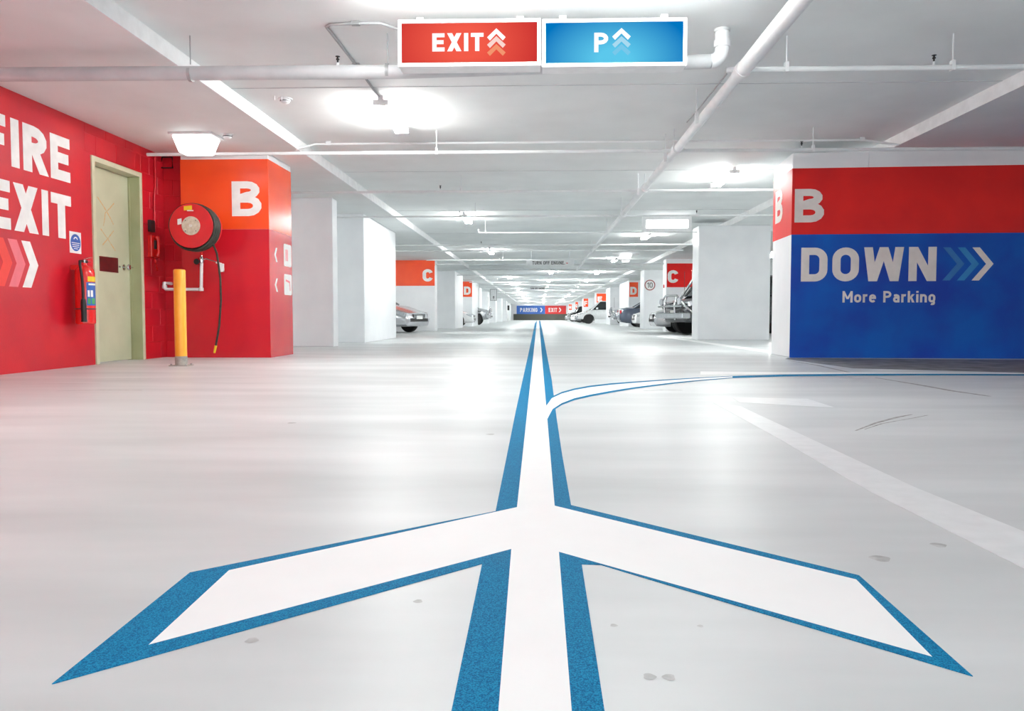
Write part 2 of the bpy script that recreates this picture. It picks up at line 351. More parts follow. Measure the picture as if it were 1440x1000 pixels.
mb = text(MB(), 'EXIT', P, xb + .55, v0, hl, width=1.35, t=.22); chevron(P, xb + 2.15, v0 - .02, hl + .04, .42, .2, mb)
mb.build('lettering', 'letter', fwall)

# --- left wall: FIRE EXIT
dz = 2.185
Yd0 = atX(134, 440, XL).y - .02; Yd1 = atX(202, 440, XL).y + .0
wl = root('wall_left', 'red painted block wall lettered FIRE EXIT with a door', (XL, 7, 0))
MB().box(XL - .25, XL, YB, Yd0, 0, ZC).box(XL - .25, XL, Yd0, Yd1, dz, ZC).box(XL - .25, XL, Yd1, 9.75, 0, ZC).build('wall_face', 'wall_red', wl)
P = plane((XL, 0, 0), (0, 1, 0), (0, 0, 1))      # u runs away from the camera, normal +x
def block_run(Pw, u0, u1, v_lo, v_hi, parent, matn, off=0.0, hole=None):
    row = int(v_lo / .2)
    v = row * .2
    while v < v_hi - .02:
        a = u0 - (.2 if row % 2 else 0) - off
        while a < u1:
            ua, ub = max(a, u0) + .0025, min(a + .4, u1) - .0025
            va, vb = max(v, v_lo) + .0025, min(v + .2, v_hi) - .0025
            if ub - ua > .03 and vb - va > .02:
                if not (hole and ub > hole[0] and ua < hole[1] and va < hole[2] - .001):
                    t = .003 + random.random() * .0015; e = .003
                    q = [(ua, va), (ub, va), (ub, vb), (ua, vb)]; qi = [(ua + e, va + e), (ub - e, va + e), (ub - e, vb - e), (ua + e, vb - e)]
                    m_ = MB().add([Pw(x, y, 0) for x, y in q] + [Pw(x, y, t) for x, y in qi],
                                  [(4, 5, 6, 7), (0, 1, 5, 4), (1, 2, 6, 5), (2, 3, 7, 6), (3, 0, 4, 7)])
                    m_.build('block', matn, parent)
            a += .4
        v += .2; row += 1
block_run(P, Yd0 - .1, Yd1, dz, ZC, wl, 'wall_red')
block_run(P, Yd1, 9.6, 0, ZC, wl, 'wall_red')
# FIRE / EXIT: word spans measured along the wall
def YX(x): return atX(x, 300, XL).y
def ZX(x, y): return atX(x, y, XL).z
zt1, zb1 = ZX(98.5, 197), ZX(100, 258); zt2, zb2 = ZX(100, 277), ZX(92, 336)
def word(txt, spans, zb, ztp, name='lettering', m='letter', t=.235):
    mb = MB(); h = ztp - zb
    for ch, (a, b2) in zip(txt, spans):
        ww = glyph(ch, t)[1] * h
        text(mb, ch, P, a, zb, h, width=b2 - a, t=t)
    return mb.build(name, m, wl)
y1 = YX(100)
word('FIRE', [(6.46, YX(11)), (YX(18.2), YX(29.5)), (YX(35), YX(69)), (YX(73), YX(100))], zb1, zt1)
word('EXIT', [(6.50, YX(14.5)), (YX(19.5), YX(53.5)), (YX(59), YX(68)), (YX(72), YX(100))], zb2, zt2)
hz0, hz1 = ZX(32, 404), ZX(29, 338)
for xt, mm in ((51.5, 'letter'), (33.4, 'pink'), (15.0, 'coral'), (-5, 'coral')):
    chevron(P, YX(xt) - .23, hz0, hz1 - hz0, .23, .12).build('chevron', mm, wl, label={'letter': 'white chevron', 'pink': 'pink chevron', 'coral': 'coral chevron'}[mm])
# round blue mandatory sign on a white sheet
s0, s1 = YX(96.5), YX(112.5); zz0, zz1 = ZX(104, 356), ZX(104, 326)
sg = thing('notice', 'small white notice with a round blue disc right of the word EXIT', 'sign', (XL, s0, zz0))
MB().prism([(s0, zz0), (s1, zz0), (s1, zz1), (s0, zz1)], P, .004).build('sheet', 'letter', sg)
P2 = plane((XL + .004, 0, 0), (0, 1, 0), (0, 0, 1)); cu, cv, rr = (s0 + s1) / 2, (zz0 + zz1) / 2, (s1 - s0) * .44
MB().prism(poly_fan(P2, (cu, cv), rr), P2, .0015).build('disc', 'label_blue', sg)
P3 = plane((XL + .0055, 0, 0), (0, 1, 0), (0, 0, 1)); mb = MB()
mb.strip(arc(cu, cv + rr * .25, rr * .38, rr * .36, 160, 20), .012, P3, .001)
for k, ww in enumerate((.8, .7, .66, .4)): mb.strip([(cu - rr * ww, cv - .004 - k * .019), (cu + rr * ww, cv - .004 - k * .019)], .007, P3, .001)
mb.build('printing', 'letter', sg)

# --- the fire door
d1 = root('door_1', 'khaki steel fire door with maroon plate in a pale olive frame', (XL, Yd0, 0))
fwid = .055; rev = .12
MB().box(XL - .2, XL + .018, Yd0, Yd0 + fwid, 0, dz).box(XL - .2, XL + .018, Yd1 - fwid, Yd1, 0, dz).box(XL - .2, XL + .018, Yd0 + fwid, Yd1 - fwid, dz - fwid, dz).build('door_frame', 'frame_light', d1, bevel=.003)
MB().box(XL - rev - .05, XL - rev + .02, Yd1 - fwid - .012, Yd1 - fwid, 0, dz - fwid).box(XL - rev, XL + .012, Yd1 - fwid - .004, Yd1 - fwid, 0, dz - fwid).build('door_jamb', 'door_frame', d1, label='olive green inner jamb')
lx = XL - rev
leaf = MB().box(lx - .045, lx, Yd0 + fwid + .004, Yd1 - fwid - .014, .008, dz - fwid - .004).build('door_leaf', 'door', d1, bevel=.002)
Pd = plane((lx, 0, 0), (0, 1, 0), (0, 0, 1))
def YD(x): return atX(x, 380, lx).y
def ZD(x, y): return atX(x, y, lx).z
MB().prism([(YD(140), ZD(140, 381)), (YD(166), ZD(166, 384)), (YD(166), ZD(166, 363)), (YD(140), ZD(140, 360))], Pd, .004).build('push_plate', 'plate', d1, label='maroon notice plate')
hy, hz = YD(174), ZD(174, 376)
kn = MB().lathe([(.034, 0), (.034, .006), (.012, .01), (.012, .04), (.03, .046), (.034, .062), (.026, .078), (.0, .08)], (lx, hy, hz), 'x').build('door_handle', 'chrome', d1, smooth=40)
MB().tube([(lx + .06, hy, hz), (lx + .062, hy + .05, hz), (lx + .06, hy + .09, hz + .002)], .008, 8).build('lever', 'chrome', kn, smooth=60)
MB().lathe([(.012, 0), (.012, .012), (.0, .013)], (lx, hy - .1, hz - .0), 'x', 12).build('lock_cylinder', 'chrome', d1, smooth=40)
mb = MB()
for (a, b2) in (((139, 277), (152, 298)), ((163, 286), (150, 300)), ((143, 322), (163, 353)), ((161, 325), (145, 345)), ((152, 298), (161, 316)), ((150, 300), (147, 318))):
    pa, pb = (YD(a[0]), ZD(*a)), (YD(b2[0]), ZD(*b2)); mb.strip([pa, ((pa[0] + pb[0]) / 2 + .006, (pa[1] + pb[1]) / 2), pb], .014, Pd, .0006)
mb.build('chalk_marks', 'graffiti', d1, label='faint orange crosses scrawled on the door')

# --- recess wall beside the column
YBF = 9.60
wr = root('wall_recess', 'narrow dark red block wall between the door corner and the column', (XL, YBF + .1, 0))
MB().box(XL - .3, -4.2, YBF + .06, YBF + .3, 0, ZC).build('wall_face', 'wall_red', wr)
P = plane((0, YBF + .06, 0), (1, 0, 0), (0, 0, 1))
block_run(P, XL, -4.40, 0, ZC, wr, 'wall_red', off=.28)
# bent conduit on the corner, small wire bracket
cdt = tag(MB().tube([(XL + .02, 9.42, 2.48), (XL + .02, 9.42, 2.1), (XL + .02, 9.38, 1.95), (XL + .02, 9.38, 1.55)], .012, 8).build('conduit', 'wall_red', None, smooth=50),
          'red painted conduit running down the corner beside the door', 'conduit')
a, b2, c, d = [atY(x, y, YBF + .02) for x, y in ((228, 221), (242, 221), (243, 236), (225, 236))]
br = tag(MB().tube([d, a, b2, c], .01, 8, closed=True).tube([a + Vector((.05, 0, .02)), a + Vector((.05, 0, .12))], .006, 8).build('wire_bracket', 'dark', None, smooth=50),
         'small dark wire bracket high in the red corner under the ceiling', 'bracket')

# ================================================================== COLUMNS
def band_on(col, x0, x1, y0, y1, z0, z1, m, name='painted_band'):
    e = .002
    return MB().box(x0 - e, x1 + e, y0 - e, y1 + e, z0, z1).build(name, m, col, bevel=.003)
def column(x0, x1, y0, y1, label, m='white', group=None):
    t = thing('column', label, 'column', ((x0 + x1) / 2, y0, 0), group)
    MB().box(x0, x1, y0, y1, 0, ZC + .001).build('shaft', m, t, bevel=.012)
    return t
# left B column (red and orange)
bx0, bx1, by0, by1 = -4.385, -3.30, YBF - .06, 10.42
cb = column(bx0, bx1, by0, by1, 'square column painted orange over crimson with a large white B')
zb = ZY(320, 322.5, by0); ztb = ZY(320, 224, by0)
band_on(cb, bx0, bx1, by0, by1, zb, ztb, 'orange'); band_on(cb, bx0, bx1, by0, by1, 0.0, zb, 'crimson')
P = plane((0, by0 - .002, 0), (1, 0, 0), (0, 0, 1))
text(MB(), 'B', P, XY(329, by0), ZY(348, 304, by0), ZY(348, 255, by0) - ZY(348, 304, by0), width=XY(370, by0) - XY(329, by0), t=.205).build('lettering', 'letter', cb)
# wayfinding pictograms on the lane side
Ps = plane((bx1 + .002, 0, 0), (0, 1, 0), (0, 0, 1))
def YS(x): return atX(x, 380, bx1).y
def ZS(x, y): return atX(x, y, bx1).z
for (ya, yb2) in ((344, 375), (386, 415)):
    z0, z1 = ZS(404, yb2), ZS(404, ya); u0, u1 = YS(399), YS(409.5)
    pn = MB().prism(arc(u1 - .03, z1 - .03, .03, .03, 0, 90, 4) + arc(u0 + .03, z1 - .03, .03, .03, 90, 180, 4) + arc(u0 + .03, z0 + .03, .03, .03, 180, 270, 4) + arc(u1 - .03, z0 + .03, .03, .03, 270, 360, 4), Ps, .003).build('sign_panel', 'letter', cb)
    chevron(Ps, YS(390), z0 + .03, (z1 - z0) * .62, .11, .05, d='l').build('chevron', 'letter', cb)
    m_ = MB()
    if ya == 344:
        for k in range(4): m_.strip([(u0 + .07 + k * .028, z0 + .07), (u0 + .07 + k * .028, z1 - .07)], .012, Ps, .0045)
    else: m_.strip([(u0 + .06, z1 - .08), (u1 - .09, z1 - .1), (u1 - .07, z0 + .06)], .025, Ps, .0045)
    m_.build('pictogram', 'pink', pn)

# plain left columns
def edge_col(side, xf, xb_, yb_px, label, width, m='white', Y0=None, depth=None):
    """column whose lane-side front corner is seen at (xf, yb_px) and back corner at xb_"""
    p = atZ(xf, yb_px) if Y0 is None else atY(xf, 446, Y0)
    r = ray(xb_, 446); Yb = p.x / r.x * r.y if depth is None else p.y + depth
    if side == 'l': return column(p.x - width, p.x, p.y, Yb, label, m), p.x, p.y, Yb
    return column(p.x, p.x + width, p.y, Yb, label, m), p.x, p.y, Yb
edge_col('l', 469.5, 475.5, 487.6, 'plain white column just behind the orange and crimson B column', 1.0)
edge_col('l', 513, 557, 482, 'long white wall pier with a brightly lit side, left of the lane', 1.1)
cC, cx, cy, _ = edge_col('l', 612, 615, 466, 'white column with an orange band and white C, left side of the lane', 1.9)
zt_, zb_ = ZY(600, 369, cy), ZY(600, 402, cy)
e = .002
MB().box(cx - 1.9, cx - .01, cy - e, cy, zb_, zt_).build('painted_band', 'orange', cC)
MB().box(cx - 1.9, cx + .0, cy - .012, cy, zt_ - .13, ZC - .01).build('band_cap', 'orange', cC)
P = plane((0, cy - e, 0), (1, 0, 0), (0, 0, 1))
text(MB(), 'C', P, XY(594.5, cy), ZY(602, 396, cy), ZY(602, 378.5, cy) - ZY(602, 396, cy), width=XY(609, cy) - XY(594.5, cy), t=.24).build('lettering', 'letter', cC)
edge_col('l', 640, 651, 462.2, 'grey fronted white column between the left C and D columns', 1.5, Y0=34.0)
cD, cx, cy, _ = edge_col('l', 664.5, 673, 0, 'white column with a small coral panel lettered D, left side', 1.7, Y0=43.0)
MB().box(XY(648, cy), cx - .02, cy - e, cy, ZY(657, 417.5, cy), ZY(657, 396, cy)).build('painted_band', 'orange', cD)
P = plane((0, cy - e, 0), (1, 0, 0), (0, 0, 1))
text(MB(), 'D', P, XY(652.3, cy), ZY(657, 414.5, cy), ZY(657, 403, cy) - ZY(657, 414.5, cy), width=XY(662, cy) - XY(652.3, cy), t=.24).build('lettering', 'letter', cD)
for k, (Y0, lab) in enumerate(((52.5, 'white column behind the left D column'), (61, 'second white column behind the left D column'), (72, 'third white column behind the left D column'), (84, 'fourth white column behind the left D column'),
                          (97, 'fifth white column behind the left D column'), (110, 'last white column on the left before the far wall'))):
    column(-5.4, -3.95, Y0, Y0 + 2.2, lab)
# right columns
edge_col('r', 981, 973, 478, 'wide pale grey pier in front of the dark four wheel drive', 1.56)
def r_letter(ch, xf, xbk, Y0, xe, ytop, ybot, l0, l1, lt, lb, label, m='orange', wd=2.0):
    c, cx, cy, _ = edge_col('r', xf, xbk, 0, label, wd, Y0=Y0)
    x_end = XY(xe, cy)
    MB().box(cx + .03, x_end, cy - e, cy, ZY(xf, ybot, cy), ZY(xf, ytop, cy)).build('painted_band', m, c)
    P = plane((0, cy - e, 0), (1, 0, 0), (0, 0, 1))
    text(MB(), ch, P, XY(l0, cy), ZY(l0, lb, cy), ZY(l0, lt, cy) - ZY(l0, lb, cy), width=XY(l1, cy) - XY(l0, cy), t=.24).build('lettering', 'letter', c)
    return c, cx, cy
cR, cx, cy = r_letter('C', 936, 932, 27.2, 978, 370.5, 404, 938.3, 953.5, 380, 398, 'white column with a red band and white C, right side behind the four wheel drive', 'red_band')
P = plane((cx - .002, 0, 0), (0, -1, 0), (0, 0, 1))
MB().prism(poly_fan(P, (-(cy + .35), ZY(933, 402, cy)), .06), P, .03).build('call_point', 'ext_red', cR, label='small red call point')
c10, cx, cy, _ = edge_col('r', 905.3, 900, 0, 'grey white column carrying a round 10 speed sign', 2.0, Y0=33.4)
s10 = thing('speed_sign', 'round white speed sign with dark red ring reading 10', 'sign', (XY(913.5, cy), cy, ZY(913, 401, cy)))
P = plane((0, cy, 0), (1, 0, 0), (0, 0, 1)); cc = (XY(913.5, cy), ZY(913, 401, cy)); R10 = 7.6 / 1100 * cy
MB().prism(poly_fan(P, cc, R10, 32), P, .012).build('plate', 'letter', s10)
Pq = plane((0, cy - .012, 0), (1, 0, 0), (0, 0, 1))
MB().strip(poly_fan(P, cc, R10 * .9, 32), R10 * .17, Pq, .002, closed=True).build('ring', 'mark_red', s10)
text(MB(), '10', Pq, cc[0] - .12, cc[1] - .11, .22, width=.235, t=.15).build('lettering', 'ink', s10)
r_letter('D', 884, 871, 43.0, 897, 397, 417.5, 886, 895, 403.5, 414.5, 'white column with an orange panel lettered D, right of the lane')
column(atY(857.7, 446, 53).x, atY(857.7, 446, 53).x + 1.9, 53, 56, 'plain white column between the right D column and the white ute')
r_letter('E', 838.3, 836, 64.0, 858, 413, 425.5, 840, 846.5, 417, 424, 'white column with an orange band lettered E above the white ute')
r_letter('F', 820.2, 818.5, 81.0, 827, 420, 431.5, 821.3, 826, 423.3, 430, 'white column with an orange panel lettered F, far down on the right')
r_letter('G', 808.8, 807.8, 99.0, 812.8, 425, 434.5, 809.4, 812.2, 427.5, 432.5, 'distant white column with a tiny orange G panel beyond the F column')
r_letter('H', 799.5, 799, 115.0, 804, 428, 436, 800.3, 803.2, 430.2, 434.4, 'most distant white column on the right with a tiny orange H panel')

# --- right wall: B / DOWN
pc = atZ(1110, 503); ang = math.radians(-3.0); U = Vector((math.cos(ang), math.sin(ang), 0)); V = Vector((0, 0, 1)); Nb = Vector((-U.y, U.x, 0))
wrt = root('wall_right', 'right hand wall painted red over blue reading B and DOWN More Parking', (pc.x, pc.y, 0))
def wallbox(u0, u1, n0, n1, v0, v1):
    m_ = MB(); O = Vector((pc.x, pc.y, 0)); pts = []
    for v in (v0, v1):
        for (u, n_) in ((u0, n0), (u1, n0), (u1, n1), (u0, n1)): pts.append(O + U * u + Nb * n_ + V * v)
    return m_.add(pts, [(0, 3, 2, 1), (4, 5, 6, 7), (0, 1, 5, 4), (1, 2, 6, 5), (2, 3, 7, 6), (3, 0, 4, 7)])
wallbox(0, .9, 0, .93, 0, ZC).build('pier', 'white', wrt, bevel=.012)
wallbox(.9, 9.9, 0.002, .25, 0, ZC).build('wall_face', 'white', wrt)
def atW(x, y):
    r = ray(x, y); O = Vector((pc.x, pc.y, 0)) - Vector((0, 0, EYE)); t = O.dot(Nb) / r.dot(Nb); q = r * t + Vector((0, 0, EYE)) - Vector((pc.x, pc.y, 0))
    return q.dot(U), q.z
zrt = atW(1112, 237)[1]; zrb = atW(1112, 330)[1]
wallbox(-.002, 9.9, -.002, 0, zrb, zrt).build('red_band', 'red_band', wrt)
wallbox(-.002, 0, -.002, .93, zrb, zrt).build('side_band', 'red_band', wrt)
wallbox(0.0, 9.9, -.002, 0, 0, zrb).build('blue_field', 'blue_wall', wrt)
O = Vector((pc.x, pc.y, 0)) - Nb * .002
P = plane(O, U, V)
def wtext(txt, x0, x1, yt, yb_, m, t=.2, hh=1.0, sp=None):
    u0, zb2 = atW(x0, yb_); u1, _ = atW(x1, yb_); z1 = atW(x0, yt)[1]
    return text(MB(), txt, P, u0, zb2, (z1 - zb2) / hh, width=u1 - u0, t=t).build('lettering', m, wrt)
wtext('B', 1117, 1158, 266, 313, 'letter_warm', .21)
wtext('DOWN', 1126, 1316, 348.5, 396, 'letter_warm', .215)
wtext('More Parking', 1184.5, 1315, 409.5, 425.5, 'letter_warm', .185)
for x0, mm, lab in ((1325, 'deep_blue', 'dim blue chevron'), (1345.5, 'mid_blue', 'brighter blue chevron'), (1366, 'letter_warm', 'off white chevron')):
    u0, z0 = atW(x0, 394.5); z1 = atW(x0, 348)[1]; chevron(P, u0, z0, z1 - z0, atW(x0 + 31, 371)[0] - u0, .085).build('chevron', mm, wrt, label=lab)
# letter on the pier side
Pside = plane(Vector((pc.x, pc.y, 0)) - U * .002, -Nb * -1 * -1, V)
text(MB(), 'B', Pside, -.8, zrb + .22, .42, width=.36, t=.2).build('lettering', 'letter_warm', wrt)

# ================================================================== FLOOR PAINT
def fpoly(mb, pts, z0, z1):
    q = [atZ(x, y) for x, y in pts]; n = len(q)
    return mb.add([(p.x, p.y, z0) for p in q] + [(p.x, p.y, z1) for p in q],
                  [tuple(range(n, 2 * n)), tuple(reversed(range(n)))] + [(i, (i + 1) % n, (i + 1) % n + n, i + n) for i in range(n)])
arrow = thing('lane_arrow', 'long white arrow line with speckled blue edges painted down the lane centre', 'floor marking', (0, 3, 0))
fpoly(MB(), [(727, 714), (755.3, 450.2), (757.8, 450.2), (780, 712), (1204, 816), (1311, 925), (786, 777), (824, 1250), (681, 1250), (719, 773), (209, 908), (322, 803)], 0.0002, .0016).build('white_line', 'line_white', arrow)
blue = MB()
fpoly(blue, [(697, 719), (711, 650), (725, 580), (743, 498), (752.2, 455), (755.2, 450.6), (752, 480), (735, 640), (727, 714)], .0002, .0015)
fpoly(blue, [(697, 719.5), (727, 714), (322, 803), (209, 908), (719, 773), (678, 793.5), (73, 963), (267, 806)], .0002, .0015)
fpoly(blue, [(719, 773), (681, 1250), (571, 1250), (635, 1000), (678, 793.5)], .0002, .0015)
fpoly(blue, [(780, 712), (768.5, 578), (757.9, 451), (760, 451.5), (775.5, 532), (783, 590), (790.5, 640), (803, 711)], .0002, .0015)
fpoly(blue, [(780, 712), (803, 711), (1208, 810), (1368, 952), (845, 795), (818, 794), (786, 777), (1311, 925), (1204, 816)], .0002, .0015)
fpoly(blue, [(786, 777), (818, 794), (850, 1000), (889, 1250), (824, 1250)], .0002, .0015)
blue.build('blue_edge', 'line_blue', arrow)
# curved branch
up_ = [(767, 573), (776, 560.5), (790, 554), (808, 549), (830, 545), (860, 541.5), (890, 539), (920, 536.7), (950, 534.6), (985, 532.2), (1030, 529.7), (1100, 527.6), (1200, 526.6), (1330, 526.5), (1450, 527.2), (1900, 529)]
lo_ = [(768.5, 592), (777, 576), (790, 567.5), (808, 560.5), (830, 555.5), (860, 550), (890, 545.3), (920, 541.5), (950, 538), (985, 534.8), (1030, 531.4), (1100, 529.2), (1200, 527.9), (1330, 527.5), (1450, 527.9), (1900, 529.7)]
def ribbon(mb, a, b3, z0, z1):
    A = [atZ(*p) for p in a]; B = [atZ(*p) for p in b3]; n = len(A)
    vs = [(p.x, p.y, z1) for p in A] + [(p.x, p.y, z1) for p in B] + [(p.x, p.y, z0) for p in A] + [(p.x, p.y, z0) for p in B]; fs = []
    for i in range(n - 1): fs += [(i, i + 1, n + i + 1, n + i), (i, 2 * n + i, 2 * n + i + 1, i + 1), (n + i, n + i + 1, 3 * n + i + 1, 3 * n + i)]
    return mb.add(vs, fs)
br_ = thing('branch_line', 'thin white line with blue edges curving right off the lane arrow towards the blue wall', 'floor marking', (2, 5, 0))
ribbon(MB(), up_, lo_, .0018, .0024).build('white_line', 'line_white', br_)
sh = lambda pts, d: [(x, y + d * max(.25, min(1, (1100 - x) / 260))) for x, y in pts]
bm_ = MB(); ribbon(bm_, sh(up_[1:], -2.3), up_[1:], .0018, .0023); ribbon(bm_, lo_[1:], sh(lo_[1:], 2.5), .0018, .0023)
ribbon(bm_, up_[10:], lo_[10:], .0024, .0027)
bm_.build('blue_edge', 'line_blue', br_)
tag(fpoly(MB(), [(1003, 566), (1042, 572), (1150, 622), (1285, 685), (1440, 748), (1640, 829), (1640, 899), (1440, 800), (1226, 693), (1100, 620)], .0002, .0011).build('worn_line', 'line_worn'),
    'faint worn white painted band running diagonally across the right foreground', 'floor marking')
tag(fpoly(MB(), [(1030, 559), (1135, 561), (1173, 573), (1100, 569.5), (1040, 566)], .0002, .0011).build('worn_line', 'line_worn'),
    'faint pointed white paint patch behind the diagonal band on the right', 'floor marking')
tag(fpoly(MB(), [(985, 522.5), (1100, 523.5), (1450, 525), (1900, 527), (1900, 528.7), (1450, 526.7), (1100, 526.2), (985, 527)], .0002, .0011).build('boundary_line', 'line_white'),
    'narrow white line in front of the blue wall, behind the blue edged curve', 'floor marking')
tag(fpoly(MB(), [(922, 473), (930, 472.5), (1082, 493), (1082, 496.5)], .0002, .0011).build('bay_line', 'line_white'), 'white bay line in front of the wide pale pier', 'floor marking')
tag(fpoly(MB(), [(920, 470.6), (933, 471.6), (975, 475.2), (972, 476.2)], .0002, .0011).build('bay_line', 'line_white'), 'white bay line under the dark four wheel drive', 'floor marking')
# dark worn concrete at the foot of the blue wall
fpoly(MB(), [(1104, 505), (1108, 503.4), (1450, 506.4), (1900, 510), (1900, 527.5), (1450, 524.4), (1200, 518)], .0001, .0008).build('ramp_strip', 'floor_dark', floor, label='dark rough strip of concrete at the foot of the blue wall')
def smear(pts, wpx, name, m):
    mb = MB(); A = []; B = []
    for i, (x, y) in enumerate(pts):
        p = atZ(x, y); q = atZ(*pts[min(i + 1, len(pts) - 1)]); o2 = atZ(*pts[max(i - 1, 0)]); d = (q - o2).normalized(); n_ = Vector((-d.y, d.x, 0))
        k = 0.25 + .75 * math.sin(PI * (i + .3) / len(pts)); A.append(p + n_ * wpx * k); B.append(p - n_ * wpx * k)
    n = len(A); mb.add([(p.x, p.y, .0007) for p in A] + [(p.x, p.y, .0007) for p in B], [(i, i + 1, n + i + 1, n + i) for i in range(n - 1)])
    return mb.build(name, m, floor)
smear([(1108, 507), (1150, 514), (1195, 524)], .02, 'scuff_mark', 'scuff')
smear([(1230, 531), (1290, 541), (1340, 550), (1392, 557.5)], .022, 'scuff_mark', 'scuff')
smear([(1203, 606), (1232, 595), (1262, 587), (1283, 583)], .010, 'scuff_mark', 'scuff')
smear([(1216, 604), (1240, 596), (1262, 592)], .006, 'scuff_mark', 'scuff')
smear([(1262, 592), (1285, 588), (1305, 584)], .005, 'scuff_mark', 'scuff')
def blot(x, y, rx, m='stain'):
    p = atZ(x, y); ry = rx * 1.1
    MB().add([(p.x + rx * math.cos(t) * (1 + .2 * math.sin(3 * t + x)), p.y + ry * math.sin(t), .0006) for t in [2 * PI * i / 16 for i in range(16)]], [tuple(range(16))]).build('oil_spot', m, floor)
for x, y, r in ((863, 880, .006), (913, 952, .009), (941, 953, .009), (985, 881, .005), (1320, 767, .016), (354, 901, .010), (588, 846, .008), (1238, 786, .02), (690, 611, .018), (410, 595, .02)): blot(x, y, r)
for x0, x1, y, wd in ((80, 200, 549, .02), (30, 140, 540, .014), (100, 225, 533, .012), (270, 330, 513, .01), (685, 745, 491, .02), (905, 960, 549, .035), (440, 470, 524, .014)):
    smear([(x0, y + 1), ((x0 + x1) / 2, y - .5), (x1, y)], wd * .6, 'scuff_mark', 'stain')

# ================================================================== CEILING SERVICES
# big drain pipe across, elbow up into the slab
YP = 5.95
def zpipe(x, y): return atY(x, y, YP)
pA = zpipe(-40, 105); pB = zpipe(560, 101); pC = zpipe(1006, 90.5)
ctr = zpipe(1018, 86)
dp = thing('drain_pipe', 'thick pale grey drain pipe crossing the ceiling behind the EXIT sign', 'pipe', (pA.x, YP, pA.z))
el = [ctr + Vector((-.10, 0, .0))] + [Vector((ctr.x - .10 + .085 * math.sin(t), YP, ctr.z + .085 - .085 * math.cos(t))) for t in [PI / 2 * k / 6 for k in range(1, 7)]]
MB().tube([Vector((-4.9, YP, pA.z)), pA, pB, el[0]], .052, 20).build('pipe_run', 'pipe_grey', dp, smooth=50)
MB().tube(el + [Vector((el[-1].x, YP, ZR))], .052, 20).build('elbow', 'pipe', dp, smooth=50, label='white elbow turning up into the slab')
MB().lathe([(.06, 0), (.06, .05)], (el[-1].x, YP, ctr.z + .10)).build('collar', 'pipe', dp, smooth=40)
MB().lathe([(.058, 0), (.058, .02)], (el[-1].x, YP, ZR - .021)).build('collar', 'pipe_grey', dp, smooth=40)
for x in (268, 545):
    p = zpipe(x, 100); top = ZC if p.x < BL else ZR
    MB().lathe([(.0565, -.012), (.0565, .012)], (p.x, YP, pB.z + (.006 if x > 300 else -.002)), 'x', 20).tube([(p.x, YP, p.z + .05), (p.x, YP, top)], .005, 6).build('hanger', 'steel', dp, smooth=40)
# main sprinkler pipe along the lane
mp = thing('sprinkler_main', 'long white sprinkler main running diagonally along the ceiling of the lane', 'pipe', (1.5, 6, 2.36))
zM = 2.36
m0 = atZ(1043, 100, zM); XM = m0.x; YJ = m0.y
MB().tube([(XM + .02, -3, zM), (XM, YJ, zM)], .056, 20).build('pipe_run', 'pipe', mp, smooth=50)
MB().tube([(XM, YJ, zM), (XM - .0, 31.5, zM + .02)], .045, 16).build('pipe_run', 'pipe', mp, smooth=50)
for y in (YJ, YJ + 2.75, YJ + 5.4, YJ + 8.25):
    MB().tube([(XM, y - .07, zM), (XM, y + .07, zM)], .062, 18).build('coupling', 'pipe', mp, smooth=50)
for y in (YJ + 1.4, YJ + 3.2, YJ + 5.7, YJ + 8.0, YJ + 11, YJ + 16, YJ + 21):
    MB().tube([(XM - .06, y, zM), (XM - .06, y, ZR)], .006, 6).box(XM - .075, XM - .04, y - .012, y + .012, zM - .05, zM + .05).build('hanger', 'pipe', mp, smooth=40)
# laterals
def sprinkler(p, parent):
    return MB().lathe([(.007, 0), (.007, .02), (.013, .022), (.013, .03), (.007, .032), (.007, .042), (.018, .045), (.018, .048)], p, 'z', 10).build('sprinkler_head', 'sprinkler', parent, smooth=30)
lat = [(101, 1017, 1640, 'right of the EXIT and P signs'), (213.5, 212, 1640, 'crossing just in front of the orange B column top'), (269, 380, 1095, 'first thin line behind the B columns'),
       (304, 440, 1100, 'second thin line behind the B columns'), (327, 673, 1100, 'short run ending left of the lane centre'), (344.5, 540, 990, 'third thin line behind the B columns'),
       (352.5, 555, 960, 'fourth line, behind the short run'), (365.5, 600, 905, 'just above the hanging engine notice')]
heads = {0: [(1304, 1)], 1: [(575, 0), (1123, 1)], 2: [(620, 1)], 3: [(647, 1), (978, 1)], 4: [], 5: [(677, 1)], 6: [(688, 1)], 7: [(703, 1)]}
rods = {0: [1330, 1100], 1: [615, 945, 1139], 2: [649, 905], 3: [669], 4: [683, 950], 5: [], 6: [702], 7: [707, 800]}
for i, (yy, x0, x1, lab) in enumerate(lat):
    z = 2.38; c = atZ(757, yy, z); Yl = c.y; a = XY(x0, Yl); b3 = XY(x1, Yl); r = .02 if i < 2 else .018
    lp = thing('sprinkler_lateral', 'thin white sprinkler pipe ' + lab, 'pipe', (a, Yl, z))
    pts = [(a, Yl, z), (b3, Yl, z)]
    if i == 4: pts = [(a, Yl, z + .08), (a, Yl, z + .03), (a + .03, Yl, z)] + pts[1:]
    MB().tube(pts, r, 12).build('pipe_run', 'pipe', lp, smooth=50)
    for hx, _ in heads[i]:
        if _:
            q = XY(hx, Yl); MB().tube([(q, Yl, z), (q, Yl, z + .045)], .009, 8).build('riser', 'pipe', lp, smooth=40); sprinkler((q, Yl, z + .045), lp)
    for hx in rods[i]:
        q = XY(hx, Yl); top = ZR if BL < q < BR else ZC
        MB().tube([(q, Yl, z), (q, Yl, top)], .005, 6).box(q - .012, q + .012, Yl - r - .004, Yl + r + .004, z - r - .003, z + r + .03).build('hanger', 'pipe', lp, smooth=40)
